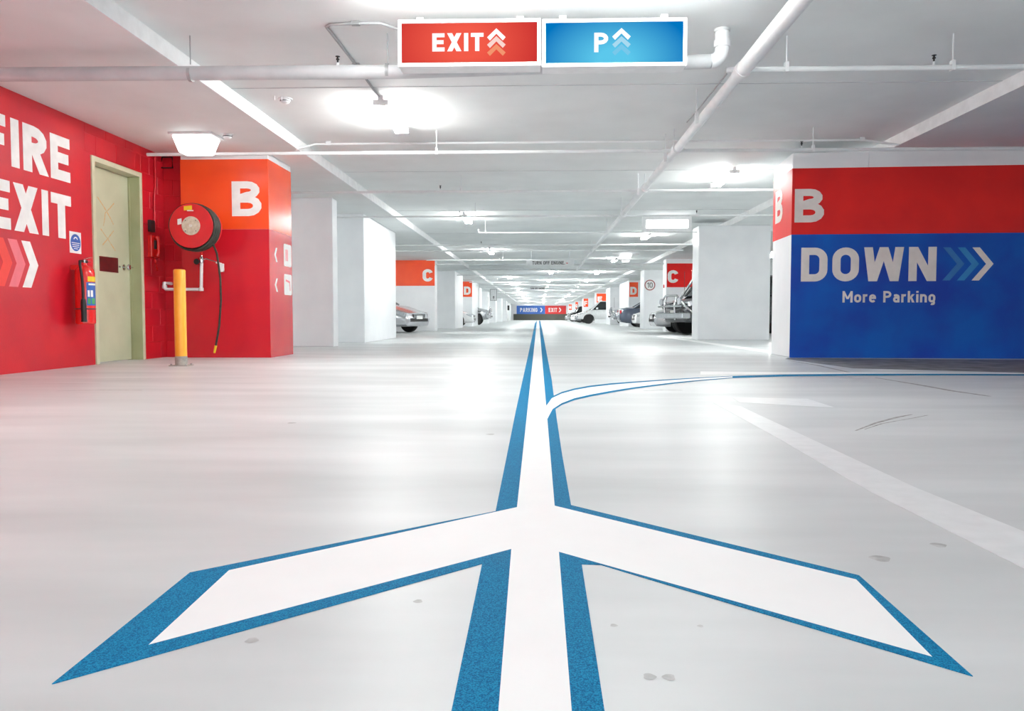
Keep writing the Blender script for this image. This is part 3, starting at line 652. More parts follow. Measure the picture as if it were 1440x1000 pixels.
for k in range(26):           # farther laterals, same spacing, down to the far wall
    Yl = 27.6 + 3.6 * k; lp = thing('sprinkler_lateral', ORD[k] + ' distant sprinkler pipe across the lane ceiling beyond the engine notice', 'pipe', (-3.7, Yl, 2.36), 'distant sprinkler pipes')
    MB().tube([(-3.7, Yl, 2.36), (4.4, Yl, 2.36)], .02, 8).build('pipe_run', 'pipe', lp, smooth=50)
    for q in (-2.2, 2.4): MB().tube([(q, Yl, 2.36), (q, Yl, ZR)], .006, 6).build('hanger', 'pipe', lp)
# short pipe behind the big drain with its head
Yh = YP + .02
sp = thing('sprinkler_head_riser', 'small dark sprinkler head standing on the grey drain pipe left of the EXIT sign', 'sprinkler', (atY(475, 86, Yh).x, Yh, pB.z + .05))
q = atY(475, 90, Yh); MB().tube([(q.x, Yh, pB.z + .03), (q.x, Yh, pB.z + .078)], .01, 8).build('riser', 'pipe', sp, smooth=40)
s_ = sprinkler((q.x, Yh, pB.z + .078), sp)
# conduit parallel to the second lateral, with bent ends
zc_ = ZR - .03
pts = [atZ(x, y, zc_) for x, y in ((436, 213), (447, 205.5), (462, 202.5), (960, 199.8), (1212, 197), (1232, 208))]
yy_ = pts[2].y; pts = [Vector((p.x, yy_ + (0 if 0 < i < 5 else (-.18)), zc_ if 0 < i < 5 else ZC - .0)) for i, p in enumerate(pts)]
cw = thing('cable_conduit', 'white conduit with bent ends clipped to the ceiling beside the second sprinkler pipe', 'conduit', pts[0])
MB().tube(pts, .014, 10).build('pipe_run', 'pipe', cw, smooth=50)
for p in pts[2:5]: MB().box(p.x - .03, p.x + .03, yy_ - .018, yy_ + .018, zc_ - .016, ZR).build('clip', 'pipe', cw)
# grey conduit loop left of the EXIT sign, on to the batten
pts = [atZ(x, y, ZR - .015) for x, y in ((562, 41), (548, 37.5), (535, 32.5), (500, 33), (464, 34.5), (459, 38), (501, 92), (534, 138))]
gc = thing('bent_conduit', 'thin grey conduit bent round the ceiling left of the EXIT sign', 'conduit', pts[0])
MB().tube(pts, .011, 8).build('pipe_run', 'conduit', gc, smooth=60)
for i in (3, 6):
    p = pts[i]; MB().box(p.x - .03, p.x + .03, p.y - .02, p.y + .02, p.z - .012, ZR).build('clip', 'steel', gc)
for (x0, y0, x1, y1, lab) in ((920, 164, 953, 139.5, 'thin stray wire on the ceiling beside the sprinkler main'), ):
    pts = [atZ(1022, 104, ZR - .01), atZ(985, 150, ZR - .01), atZ(966, 172, ZR - .01)]
    tag(MB().tube(pts, .006, 6).build('ceiling_wire', 'conduit', None, smooth=60), lab, 'wire')
# detectors
def detector(x, y, z, label):
    p = atZ(x, y, z); t = thing('smoke_detector', label, 'smoke detector', p)
    MB().lathe([(.07, 0), (.07, -.008), (.0, -.008)], p, 'z', 20).build('base', 'pipe', t, smooth=40)
    MB().lathe([(.052, -.008), (.046, -.03), (.03, -.045), (0, -.047)], p, 'z', 20).build('cap', 'pipe', t, smooth=50)
    MB().lathe([(.02, -.02), (.051, -.02), (.05, -.027), (.02, -.027)], p, 'z', 16).build('sensor_slot', 'dark', t)
detector(320, 189, ZC, 'round smoke detector on the ceiling right of the square emergency light')
detector(401, 139, ZR, 'small round smoke detector on the ceiling inside the lane recess')
p = atZ(386, 135, ZR); tag(MB().tube([p, p - Vector((0, 0, .04))], .006, 6).tube([p + Vector((.07, 0, 0)), p + Vector((.07, 0, -.04))], .006, 6).build('bolt_pair', 'pipe'), 'pair of short white bolts beside the small smoke detector', 'bolts')

# ------------------------------------------------------------------ lamps
def batten(x, y0, z, along='y', L=1.2):
    """ceiling batten: channel, tray and glowing diffuser"""
    t = thing('fluorescent_batten', '', 'light fitting', (x, y0 + L / 2, z))
    def bx(a, b3, l0, l1, z0, z1): return MB().box(x + a, x + b3, y0 + l0, y0 + l1, z0, z1) if along == 'y' else MB().box(x - L / 2 + l0, x - L / 2 + l1, y0 + L / 2 + a, y0 + L / 2 + b3, z0, z1)
    bx(-.028, .028, 0, L, z - .075, z - .001).build('channel', 'white_fresh', t)
    for sx in (-.052, .052):
        MB().tube([(x + sx, y0 + .03, z - .068), (x + sx, y0 + L - .03, z - .068)], .019, 12).build('fluorescent_tube', 'tube', t, smooth=50)
    for e0 in (0, L - .03): bx(-.075, .075, e0, e0 + .03, z - .092, z - .042).build('end_cap', 'white_fresh', t)
    index_kids(t); return t
yL0 = atZ(534, 141, ZR - .05).y; xLa = atZ(565, 190, ZR - .11).x
proto = batten(xLa, yL0, ZR)
proto['label'] = 'unseen batten added left of the camera to light the FIRE EXIT wall'; proto['group'] = 'foreground battens'  # out-of-view fill lamp, added to brighten the red wall
NB = 0
HOT = copy_tree(proto); index_kids(HOT)           # brighter twin tubes deeper in the hall
for c in KIDS[HOT.name]:
    if c.name.startswith('fluorescent_tube'):
        c.data = c.data.copy(); c.data.materials[0] = M['tube_far']
HOT.location.z = ZR
first_far = []
def another(x, y, z, label, group=None, far=False, rot=0):
    if far:
        if not first_far: o = HOT; first_far.append(1)
        else: o = copy_tree(HOT)
        o.location = (x, y + .6, z); o['label'] = label
        if group: o['group'] = group
        return o
    o = copy_tree(proto); o.location = (x, y + .6, z); o['label'] = label
    if group: o['group'] = group
    return o
xR = 2.78
another(xLa, yL0, ZR, 'bright fluorescent batten on the ceiling below the EXIT sign, left of centre', far=True)
proto.location = (-3.6, 2.8, ZC)
another(xLa, yL0 + 8.4, ZR, 'second batten down the left row, above the lane before the engine notice', far=True)
another(xLa, yL0 + 16.8, ZR, 'third batten down the left row', far=True)
another(xR, 11.3, ZR, 'nearest bright batten on the right, left of the red B pier', far=True)
another(xR, 19.7, ZR, 'second batten on the right row, under the blank lit sign box', far=True)
another(xR, 28.1, ZR, 'third batten on the right row, behind the hanging emergency light', far=True)
for k in range(11):
    another(xLa, yL0 + 25.2 + 8.4 * k, ZR, ORD[k + 3] + ' fluorescent batten down the left row, counted from the EXIT sign', 'left row battens', True)
    another(xR, 36.5 + 8.4 * k, ZR, ORD[k + 3] + ' fluorescent batten down the right row, counted from the red pier', 'right row battens', True)
    another(.6, 36.2 + 8.4 * k, ZR, ORD[k] + ' added fill batten down the middle of the lane, beyond the engine notice', 'added middle row battens', True)  # extra row, added only to brighten the far lane
for k in range(17):       # bays either side: hidden battens added as fill light
    for sd in (-1, 1):
        another(sd * 7.2 + (.3 if sd > 0 else 0), 11.6 + 6.4 * k, ZC, ORD[k] + ' added fill batten over the parking bays behind the %s columns' % ('left' if sd < 0 else 'right'), 'added bay battens', True)
# lamps just above the frame; those behind the camera are added fill
for xx, lab in ((-.62, 'EXIT'), (.62, 'P')):
    o = another(-.15, 4.2, ZR, 'fluorescent batten across the lane just in front of the %s sign' % lab, 'foreground battens'); o.rotation_euler = (0, 0, PI / 2); o.location = (xx, 5.02, ZR)
for x, y, lab in ((-1.2, -1.6, 'added as fill behind the camera on the left'), (3.4, -2.6, 'added as fill behind the camera on the right'),
                  ):
    another(x, y, ZR if BL < x < BR else ZC, 'fluorescent batten ' + lab, 'foreground battens')

# square emergency light, left
p = atZ(276, 190, ZC)
el_ = thing('emergency_light', 'glowing square emergency light on the ceiling left of the orange B column', 'light fitting', p)
MB().box(p.x - .24, p.x + .24, p.y - .17, p.y + .17, p.z - .025, p.z).build('back_plate', 'white_fresh', el_, bevel=.004)
def frust(c, a, b3, a2, b4, z0, z1):
    return MB().add([(c.x - a, c.y - b3, z0), (c.x + a, c.y - b3, z0), (c.x + a, c.y + b3, z0), (c.x - a, c.y + b3, z0), (c.x - a2, c.y - b4, z1), (c.x + a2, c.y - b4, z1), (c.x + a2, c.y + b4, z1), (c.x - a2, c.y + b4, z1)],
                    [(0, 3, 2, 1), (4, 5, 6, 7), (0, 1, 5, 4), (1, 2, 6, 5), (2, 3, 7, 6), (3, 0, 4, 7)])
frust(p, .155, .11, .215, .15, p.z - .21, p.z - .025).build('diffuser', 'lamp_soft', el_, bevel=.02)
p = atZ(880, 356, ZR)
e2 = thing('emergency_light', 'small glowing cup shaped emergency light hanging right of the sprinkler main', 'light fitting', p)
MB().box(p.x - .45, p.x + .45, p.y - .06, p.y + .06, p.z - .05, p.z).build('back_plate', 'white_fresh', e2, bevel=.004)
frust(p, .10, .10, .2, .15, p.z - .30, p.z - .05).build('diffuser', 'lamp_soft', e2, bevel=.02)

# ------------------------------------------------------------------ lightbox signs
YS_ = 5.58
def lightbox(x0p, x1p, ytp, ybp, Y, label, face, inset=(4.5, 4.5)):
    a, b3 = atY(x0p, ytp, Y), atY(x1p, ybp, Y)
    x0, x1, z1, z0 = a.x, b3.x, a.z, b3.z
    k = Y / 1100; t = thing('lightbox_sign', label, 'sign', ((x0 + x1) / 2, Y, z0)); fr = 4.6 * k
    MB().box(x0, x0 + fr, Y, Y + .03, z0, z1).box(x1 - fr, x1, Y, Y + .03, z0, z1).box(x0 + fr, x1 - fr, Y, Y + .03, z0, z0 + fr).box(x0 + fr, x1 - fr, Y, Y + .03, z1 - fr, z1).build('front_frame', 'white_fresh', t)
    MB().box(x0 + .002, x1 - .002, Y + .03, Y + .17, z0 + .002, z1 - .002).build('case', 'white_fresh', t)
    MB().box(x0 + fr, x1 - fr, Y + .012, Y + .03, z0 + fr, z1 - fr).build('face', face(x0, x1, z0, z1, t), t)
    MB().box(x0 + .12, x0 + .17, Y + .07, Y + .12, z1, ZR).box(x1 - .17, x1 - .12, Y + .07, Y + .12, z1, ZR).build('mount', 'white_fresh', t) if z1 < ZR - .01 else None
    return t, x0, x1, z0, z1
fr_ = lambda x0, x1, z0, z1, t: backlit('backlit red', (244, 92, 74), (186, 22, 36), -.04, (z1 - z0) / 2, .70, .50)
t, x0, x1, z0, z1 = lightbox(559.5, 760.2, 28, 91.5, YS_, 'backlit red EXIT sign with three up chevrons hanging from the ceiling', fr_)
P = plane((0, YS_ + .012, 0), (1, 0, 0), (0, 0, 1))
def YSP(x, y): q = atY(x, y, YS_ + .012); return q.x, q.z
u0, v0 = YSP(608, 72.5); u1, v1 = YSP(680, 46.3)
text(MB(), 'EXIT', P, u0, v0, v1 - v0, width=u1 - u0, t=.215, depth=.003).build('lettering', 'sign_white', t)
def up_chev(P, xc, yt, yb_, wpx, m, t):
    (uc, v1), (_, v0), (ua, _2) = YSP(xc, yt), YSP(xc, yb_), YSP(xc - wpx / 2, yt); ww = 2 * (uc - ua); h = v1 - v0; a = .036
    mb = MB(); mb.prism([(uc - ww / 2, v0 + a * .62), (uc - ww / 2 + a * .55, v0), (uc, v1 - a * 1.0), (uc, v1)], P, .003); mb.prism([(uc + ww / 2, v0 + a * .62), (uc, v1), (uc, v1 - a * 1.0), (uc + ww / 2 - a * .55, v0)], P, .003)
    mb.build('chevron', m, t)
up_chev(P, 698, 40, 57, 26, 'sign_white', t); up_chev(P, 698, 50.8, 67.5, 26, 'sign_pale', t); up_chev(P, 698, 62, 78.5, 26, 'sign_peach', t)
fb_ = lambda x0, x1, z0, z1, t: backlit('backlit blue', (92, 200, 236), (0, 118, 192), 0, .05, .55, .36)
t, x0, x1, z0, z1 = lightbox(762.5, 965.5, 27, 91.8, YS_, 'backlit blue P parking sign with three up chevrons beside the red EXIT sign', fb_)
u0, v0 = YSP(835.5, 73.5); u1, v1 = YSP(856, 46)
text(MB(), 'P', P, u0, v0, v1 - v0, width=u1 - u0, t=.2, depth=.003).build('lettering', 'sign_white', t)
up_chev(P, 874, 39.5, 56, 26, 'sign_white', t); up_chev(P, 874, 51, 67, 26, 'sign_ice', t); up_chev(P, 874, 62, 78, 26, 'sign_ice2', t)
lightbox(904, 972.5, 304.5, 325.5, 16.6, 'blown out blank white lightbox sign farther down on the right', lambda *a: M['lamp_sign'])
# hanging notices
Yn = 24.6
a, b3 = atY(745, 366.8, Yn), atY(803, 373, Yn)
hn = thing('hanging_notice', 'narrow white board hanging over the lane reading TURN OFF ENGINE', 'sign', ((a.x + b3.x) / 2, Yn, b3.z))
MB().box(a.x - .1, b3.x + .1, Yn, Yn + .04, b3.z - .01, a.z + .02).build('board', 'white_fresh', hn)
for q in (a.x + .05, b3.x - .05): MB().tube([(q, Yn + .02, a.z), (q, Yn + .02, ZR)], .006, 6).build('hanger', 'pipe', hn)
P = plane((0, Yn, 0), (1, 0, 0), (0, 0, 1))
text(MB(), 'TURN OFF ENGINE.', P, XY(748.5, Yn), ZY(770, 372, Yn), .105, width=XY(794, Yn) - XY(748.5, Yn), t=.2).build('lettering', 'ink', hn)
MB().prism([(XY(795.5, Yn), ZY(795, 369.6, Yn)), (XY(799, Yn), ZY(799, 369.6, Yn)), (XY(797.2, Yn), ZY(797, 371, Yn))], P, .002).build('red_mark', 'red_band', hn)
Yn2 = 52
hn2 = thing('hanging_notice', 'smaller distant board hanging over the lane with grey lettering', 'sign', (XY(756, Yn2), Yn2, 2))
MB().box(XY(744, Yn2), XY(768, Yn2), Yn2, Yn2 + .04, ZY(756, 407.5, Yn2), ZY(756, 401, Yn2)).build('board', 'white', hn2)
P = plane((0, Yn2, 0), (1, 0, 0), (0, 0, 1))
text(MB(), 'TURN OFF ENGINE.', P, XY(745.3, Yn2), ZY(756, 406.8, Yn2), .11, width=XY(766.3, Yn2) - XY(745.3, Yn2), t=.22).build('lettering', 'ink', hn2)
MB().box(XY(746, Yn2), XY(767, Yn2), Yn2 - .01, Yn2, ZY(756, 403, Yn2), ZY(756, 402, Yn2)).build('top_rail', 'ink', hn2)
for q in (XY(748, Yn2), XY(764, Yn2)): MB().tube([(q, Yn2 + .02, ZY(756, 402, Yn2)), (q, Yn2 + .02, ZR)], .008, 6).build('hanger', 'pipe', hn2)
Ya = 49.9
ah = thing('arrow_sign', 'tall white hanging panel with a black up arrow on the left', 'sign', (XY(694, Ya), Ya, 1.6))
MB().box(XY(689.3, Ya), XY(699, Ya), Ya, Ya + .04, ZY(694, 423, Ya), ZY(694, 406.5, Ya)).build('board', 'white_fresh', ah)
P = plane((0, Ya, 0), (1, 0, 0), (0, 0, 1)); m_ = MB(); q0, q1, z0, z1 = XY(689.7, Ya), XY(698.6, Ya), ZY(694, 422.6, Ya), ZY(694, 407, Ya)
m_.strip([(q0, z0), (q1, z0), (q1, z1), (q0, z1)], .022, P, .002, closed=True)
qc = (q0 + q1) / 2; m_.strip([(qc, z0 + .08), (qc, z0 + .2)], .04, P, .002); m_.prism([(qc - .07, z0 + .19), (qc + .07, z0 + .19), (qc, z0 + .3)], P, .002)
m_.build('arrow_print', 'ink', ah)
for q in (q0 + .08, q1 - .08): MB().tube([(q, Ya + .02, z1), (q, Ya + .02, ZR)], .008, 6).build('hanger', 'pipe', ah)
Yt = 96.9; p = atY(715, 433, Yt)
tb = thing('signal_box', 'tiny dark signal box on a white post near the far wall on the left', 'signal', (p.x, Yt, 0))
MB().tube([(p.x, Yt, 0), (p.x, Yt, p.z + .6)], .05, 10).build('post', 'white_fresh', tb); MB().box(p.x - .12, p.x + .12, Yt - .18, Yt - .05, p.z - .3, p.z + .3).build('housing', 'dark', tb, bevel=.02)

# ================================================================== LEFT CORNER EQUIPMENT
# bollard
p = atZ(255, 514.5)
bo = thing('bollard', 'yellow tubular bollard with a bare grey foot in front of the red corner', 'bollard', p)
R = .058; Hh = ZY(255, 379, p.y)
MB().lathe([(R, .10), (R, Hh - .012), (R - .006, Hh - .002), (R - .014, Hh), (0, Hh)], (p.x, p.y, 0), 'z', 28).build('post', 'bollard', bo, smooth=35)
MB().lathe([(R + .001, .008), (R + .002, .10)], (p.x, p.y, 0), 'z', 28).build('collar', 'concrete', bo, smooth=35)
MB().box(p.x - .095, p.x + .095, p.y - .08, p.y + .08, 0, .010).build('base_plate', 'concrete', bo, bevel=.003)
for sx in (-1, 1):
    for sy in (-1, 1): MB().lathe([(.011, .010), (.011, .022), (0, .024)], (p.x + sx * .077, p.y + sy * .06, 0), 'z', 6).build('anchor_bolt', 'steel', bo)
# extinguisher
xc, yc = XL + .125, atX(120, 420, XL + .125).y
zb_, zt_ = atX(120, 456, xc).z, atX(120, 375, xc).z
ex = thing('fire_extinguisher', 'red fire extinguisher with black hose hung on the wall left of the door', 'fire extinguisher', (xc, yc, zb_))
r = .092; h = zt_ - zb_
MB().lathe([(r * .9, 0), (r, .012), (r, h - .07), (r * .93, h - .035), (r * .7, h - .008), (r * .3, h + .008), (.022, h + .012), (.022, h + .035)], (xc, yc, zb_), 'z', 28).build('cylinder', 'ext_red', ex, smooth=35)
MB().lathe([(r + .001, 0), (r + .001, .012)], (xc, yc, zb_ + .035), 'z', 28).build('base_ring', 'ext_red', ex, smooth=35)
MB().lathe([(r + .002, 0), (r + .002, .012)], (xc, yc, zb_ + h * .255), 'z', 28).build('strap', 'dark', ex, smooth=35)
vz = zb_ + h + .035
MB().lathe([(.02, 0), (.024, .01), (.02, .03), (0, .032)], (xc, yc, vz), 'z', 14).tube([(xc, yc, vz + .015), (xc, yc - .07, vz + .016)], .012, 10).build('valve', 'chrome', ex, smooth=40)
MB().bar((xc, yc - .02, vz + .035), (xc, yc + .12, vz + .065), .02, .008).bar((xc, yc - .02, vz + .03), (xc, yc + .10, vz + .015), .02, .008).build('lever', 'chrome', ex, bevel=.002)
MB().lathe([(.015, 0), (.015, .01)], (xc + .02, yc, vz + .012), 'x', 12).build('gauge', 'dark', ex)
hx = xc + .012
hose = [(hx, yc - .06, vz + .016), (hx + .004, yc - .105, vz + .01), (hx + .02, yc - .13, vz - .03), (hx + .03, yc - .125, vz - .12), (hx + .035, yc - .118, vz - .25), (hx + .035, yc - .115, vz - .36)]
MB().tube(hose, .013, 10).build('hose', 'black', ex, smooth=60)
MB().tube([(hx + .035, yc - .115, vz - .36), (hx + .035, yc - .113, vz - .40), (hx + .035, yc - .11, vz - .56), (hx + .035, yc - .109, vz - .585)], [.02, .026, .024, .03], 12).build('nozzle', 'black', ex, smooth=40)
def wrap(zlo, zhi, a0, a1, m, name, rr=.0008, n=8):
    m_ = MB(); vs = []
    for z in (zlo, zhi):
        for i in range(n + 1):
            t = math.radians(a0 + (a1 - a0) * i / n); vs.append((xc + (r + rr) * math.cos(t), yc + (r + rr) * math.sin(t), z))
    m_.add(vs, [(i, i + 1, n + 2 + i, n + 1 + i) for i in range(n)]); return m_.build(name, m, ex, smooth=50)
zl = lambda y: atX(128, y, xc).z
wrap(zl(397), zl(390), -44, 25, 'yellow', 'sticker')
wrap(zl(430), zl(398), -52, 25, 'label_blue', 'label_panel'); 
wrap(zl(402), zl(399.5), -40, 15, 'letter', 'label_print', .0014); wrap(zl(418), zl(409), -46, -34, 'letter', 'label_print', .0014); wrap(zl(418), zl(409), -28, -12, 'letter', 'label_print', .0014)
wrap(zl(428), zl(420), -46, -30, 'label_green', 'label_print', .0014); wrap(zl(428), zl(420), -22, 5, 'label_green', 'label_print', .0014)
MB().box(XL, xc - .03, yc - .03, yc + .03, vz - .07, vz - .02).build('wall_bracket', 'ext_red', ex)

# hose reel
cr = atY(268.5, 317.5, 8.98); Rr = 31.0 * cr.y / 1100
hr = thing('hose_reel', 'large red fire hose reel with coiled dark hose mounted over the yellow bollard', 'hose reel', cr)
MB().lathe([(Rr, 0), (Rr + .004, .006), (Rr, .014), (Rr * .5, .016), (0, .016)], cr, 'y', 48).build('front_disc', 'reel_red', hr, smooth=35)
MB().lathe([(Rr * .98, .0), (Rr, .012)], cr + Vector((0, .26, 0)), 'y', 48).build('rear_disc', 'reel_red', hr, smooth=35)
MB().lathe([(Rr * .43, -.006), (Rr * .42, -.012), (0, -.012)], cr + Vector((0, .006, 0)), 'y', 32).build('hub_label', 'reel_hub', hr, smooth=35)
MB().lathe([(.016, -.024), (.016, -.006)], cr, 'y', 14).build('axle_cap', 'letter_warm', hr, smooth=35)
for k in range(4):
    t = PI / 4 + k * PI / 2; MB().lathe([(.006, -.012), (.006, -.006)], cr + Vector((math.cos(t) * Rr * .34, 0, math.sin(t) * Rr * .34)), 'y', 8).build('screw', 'dark', hr)
coil = []
turns = 7
for layer, rad in ((0, Rr * .78), (1, Rr * .93), (2, Rr * 1.04)):
    m_ = MB(); nn = turns if layer < 2 else 5
    for k in range(nn):
        yk = cr.y + .033 + k * .033 + (0.016 if layer == 1 else 0)
        m_.tube([(cr.x + math.cos(t) * rad * (1 + .012 * math.sin(5 * t + k)), yk + .006 * math.sin(2 * t + k), cr.z + math.sin(t) * rad * (1 + .012 * math.sin(3 * t + 2 * k)) - (.01 if layer == 2 else 0)) for t in [2 * PI * i / 36 for i in range(36)]], .0155, 8, closed=True)
    m_.build('hose_coil', 'hose', hr, smooth=60)
MB().tube([cr + Vector((0, .03, 0)), cr + Vector((0, .255, 0))], Rr * .7, 24).build('drum', 'dark', hr, smooth=40)
MB().box(cr.x - .04, cr.x + .04, cr.y + .272, YBF + .06, cr.z - .06, cr.z + .06).build('wall_arm', 'reel_red', hr)
tx = cr.x + Rr * .93
tail = [(tx - .05, cr.y + .15, cr.z - Rr * .7), (tx - .02, cr.y + .2, cr.z - Rr * 1.2), (tx + .0, cr.y + .24, cr.z - .6), (tx - .01, cr.y + .27, .7), (tx - .04, cr.y + .28, .4), (tx - .09, cr.y + .29, .16)]
MB().tube(tail, .0125, 10).build('hanging_hose', 'hose', hr, smooth=60)
MB().tube([tail[-1], (tx - .11, cr.y + .29, .07)], [.016, .012], 10).build('nozzle_tip', 'yellow', hr, smooth=60)
P = plane((0, cr.y, 0), (1, 0, 0), (0, 0, 1))
def quadp(x0, y0, x1, y1, m, nm, sk=0):
    a_, b_ = atY(x0, y0, cr.y), atY(x1, y1, cr.y); MB().prism([(a_.x, b_.z - sk), (b_.x, b_.z), (b_.x, a_.z), (a_.x, a_.z - sk)], P, .002).build(nm, m, hr)
quadp(258.5, 289, 270, 295, 'yellow', 'sticker', .008); quadp(249.5, 307, 255.5, 315, 'letter', 'sticker', .01); quadp(263, 295.5, 272, 297, 'letter', 'sticker')
# supply pipe and valve under the reel
Yv = YBF - .13
A = atY(232, 400, YBF + .05)
vp = thing('supply_pipe', 'white water pipe rising from the wall behind the bollard to the hose reel', 'pipe', A)
q = [atY(x, y, Yv) for x, y in ((231, 398), (231.5, 407), (283, 407), (283.5, 366), (283.5, 352))]
MB().tube([Vector((q[0].x, YBF + .06, q[0].z)), q[0] + Vector((0, 0, .0)), q[0] + Vector((0, -.005, -.03)), q[1] + Vector((0, 0, .02)), q[1] + Vector((.02, 0, 0)), q[2] + Vector((-.02, 0, 0)), q[2] + Vector((0, 0, .02)), q[3]], .021, 14).build('pipe_run', 'pipe', vp, smooth=50)
for c in (q[1] + Vector((.0, 0, .03)), q[2]): MB().lathe([(.028, -.02), (.03, 0), (.028, .02)], c, 'z', 16).build('fitting', 'pipe', vp, smooth=40)
MB().lathe([(.03, -.035), (.034, 0), (.03, .035)], q[3] + Vector((0, 0, .0)), 'z', 16).lathe([(.014, .035), (.01, .08), (.0, .09)], q[3], 'z', 12).build('valve_body', 'chrome', vp, smooth=40)
MB().lathe([(.03, -.06), (.036, -.055), (.03, -.045)], q[3] + Vector((-.04, 0, -.02)), 'y', 16).build('valve_wheel', 'black', vp, smooth=40)
MB().tube([q[3], q[4]], .012, 10).tube([q[4], cr + Vector((0, .2, 0))], .012, 10).build('riser', 'ext_red', vp, smooth=40)
g1, g2, g3 = [atY(x, y, Yv - .02) for x, y in ((290, 364), (306, 369), (312, 372))]
MB().tube([q[3], g1, g2], .006, 8).build('guide_rod', 'steel', vp, smooth=40)
MB().tube([g2 - Vector((.02, 0, 0)), g3 + Vector((0, 0, .005))], .012, 8).box(g3.x - .022, g3.x + .022, Yv - .04, Yv, g3.z - .09, g3.z + .01).build('hose_guide', 'white_fresh', vp, bevel=.003)
# wall phone
yp = atX(211, 350, XL).y
ph = thing('wall_phone', 'red emergency phone with coiled cord on the wall right of the door', 'phone', (XL, yp, 1.4))
zp0, zp1 = atX(211, 362, XL).z, atX(211, 331, XL).z
MB().box(XL, XL + .05, yp - .06, yp + .14, zp0, zp1).build('housing', 'ext_red', ph, bevel=.006)
MB().tube([(XL + .075, yp + .02, zp1 - .02), (XL + .095, yp + .02, zp1 - .06), (XL + .095, yp + .02, zp0 + .06), (XL + .075, yp + .02, zp0 + .02)], [.028, .018, .018, .028], 12).build('handset', 'ext_red', ph, smooth=50)
MB().box(XL + .05, XL + .07, yp + .0, yp + .04, zp0 + .1, zp1 - .06).build('cradle', 'dark', ph)
MB().tube([(XL + .06 + .012 * math.cos(t * 2.2), yp + .02 + .06 * math.sin(t / 28 * PI) * 1 - .03 + .012 * math.sin(t * 2.2), zp0 + .0 - .16 * math.sin(t / 28 * PI)) for t in range(29)], .004, 6).build('cord', 'ext_red', ph, smooth=60)
MB().box(XL, XL + .04, yp - .05, yp + .06, zp1 + .04, zp1 + .18).build('call_button_box', 'dark', ph, bevel=.004)

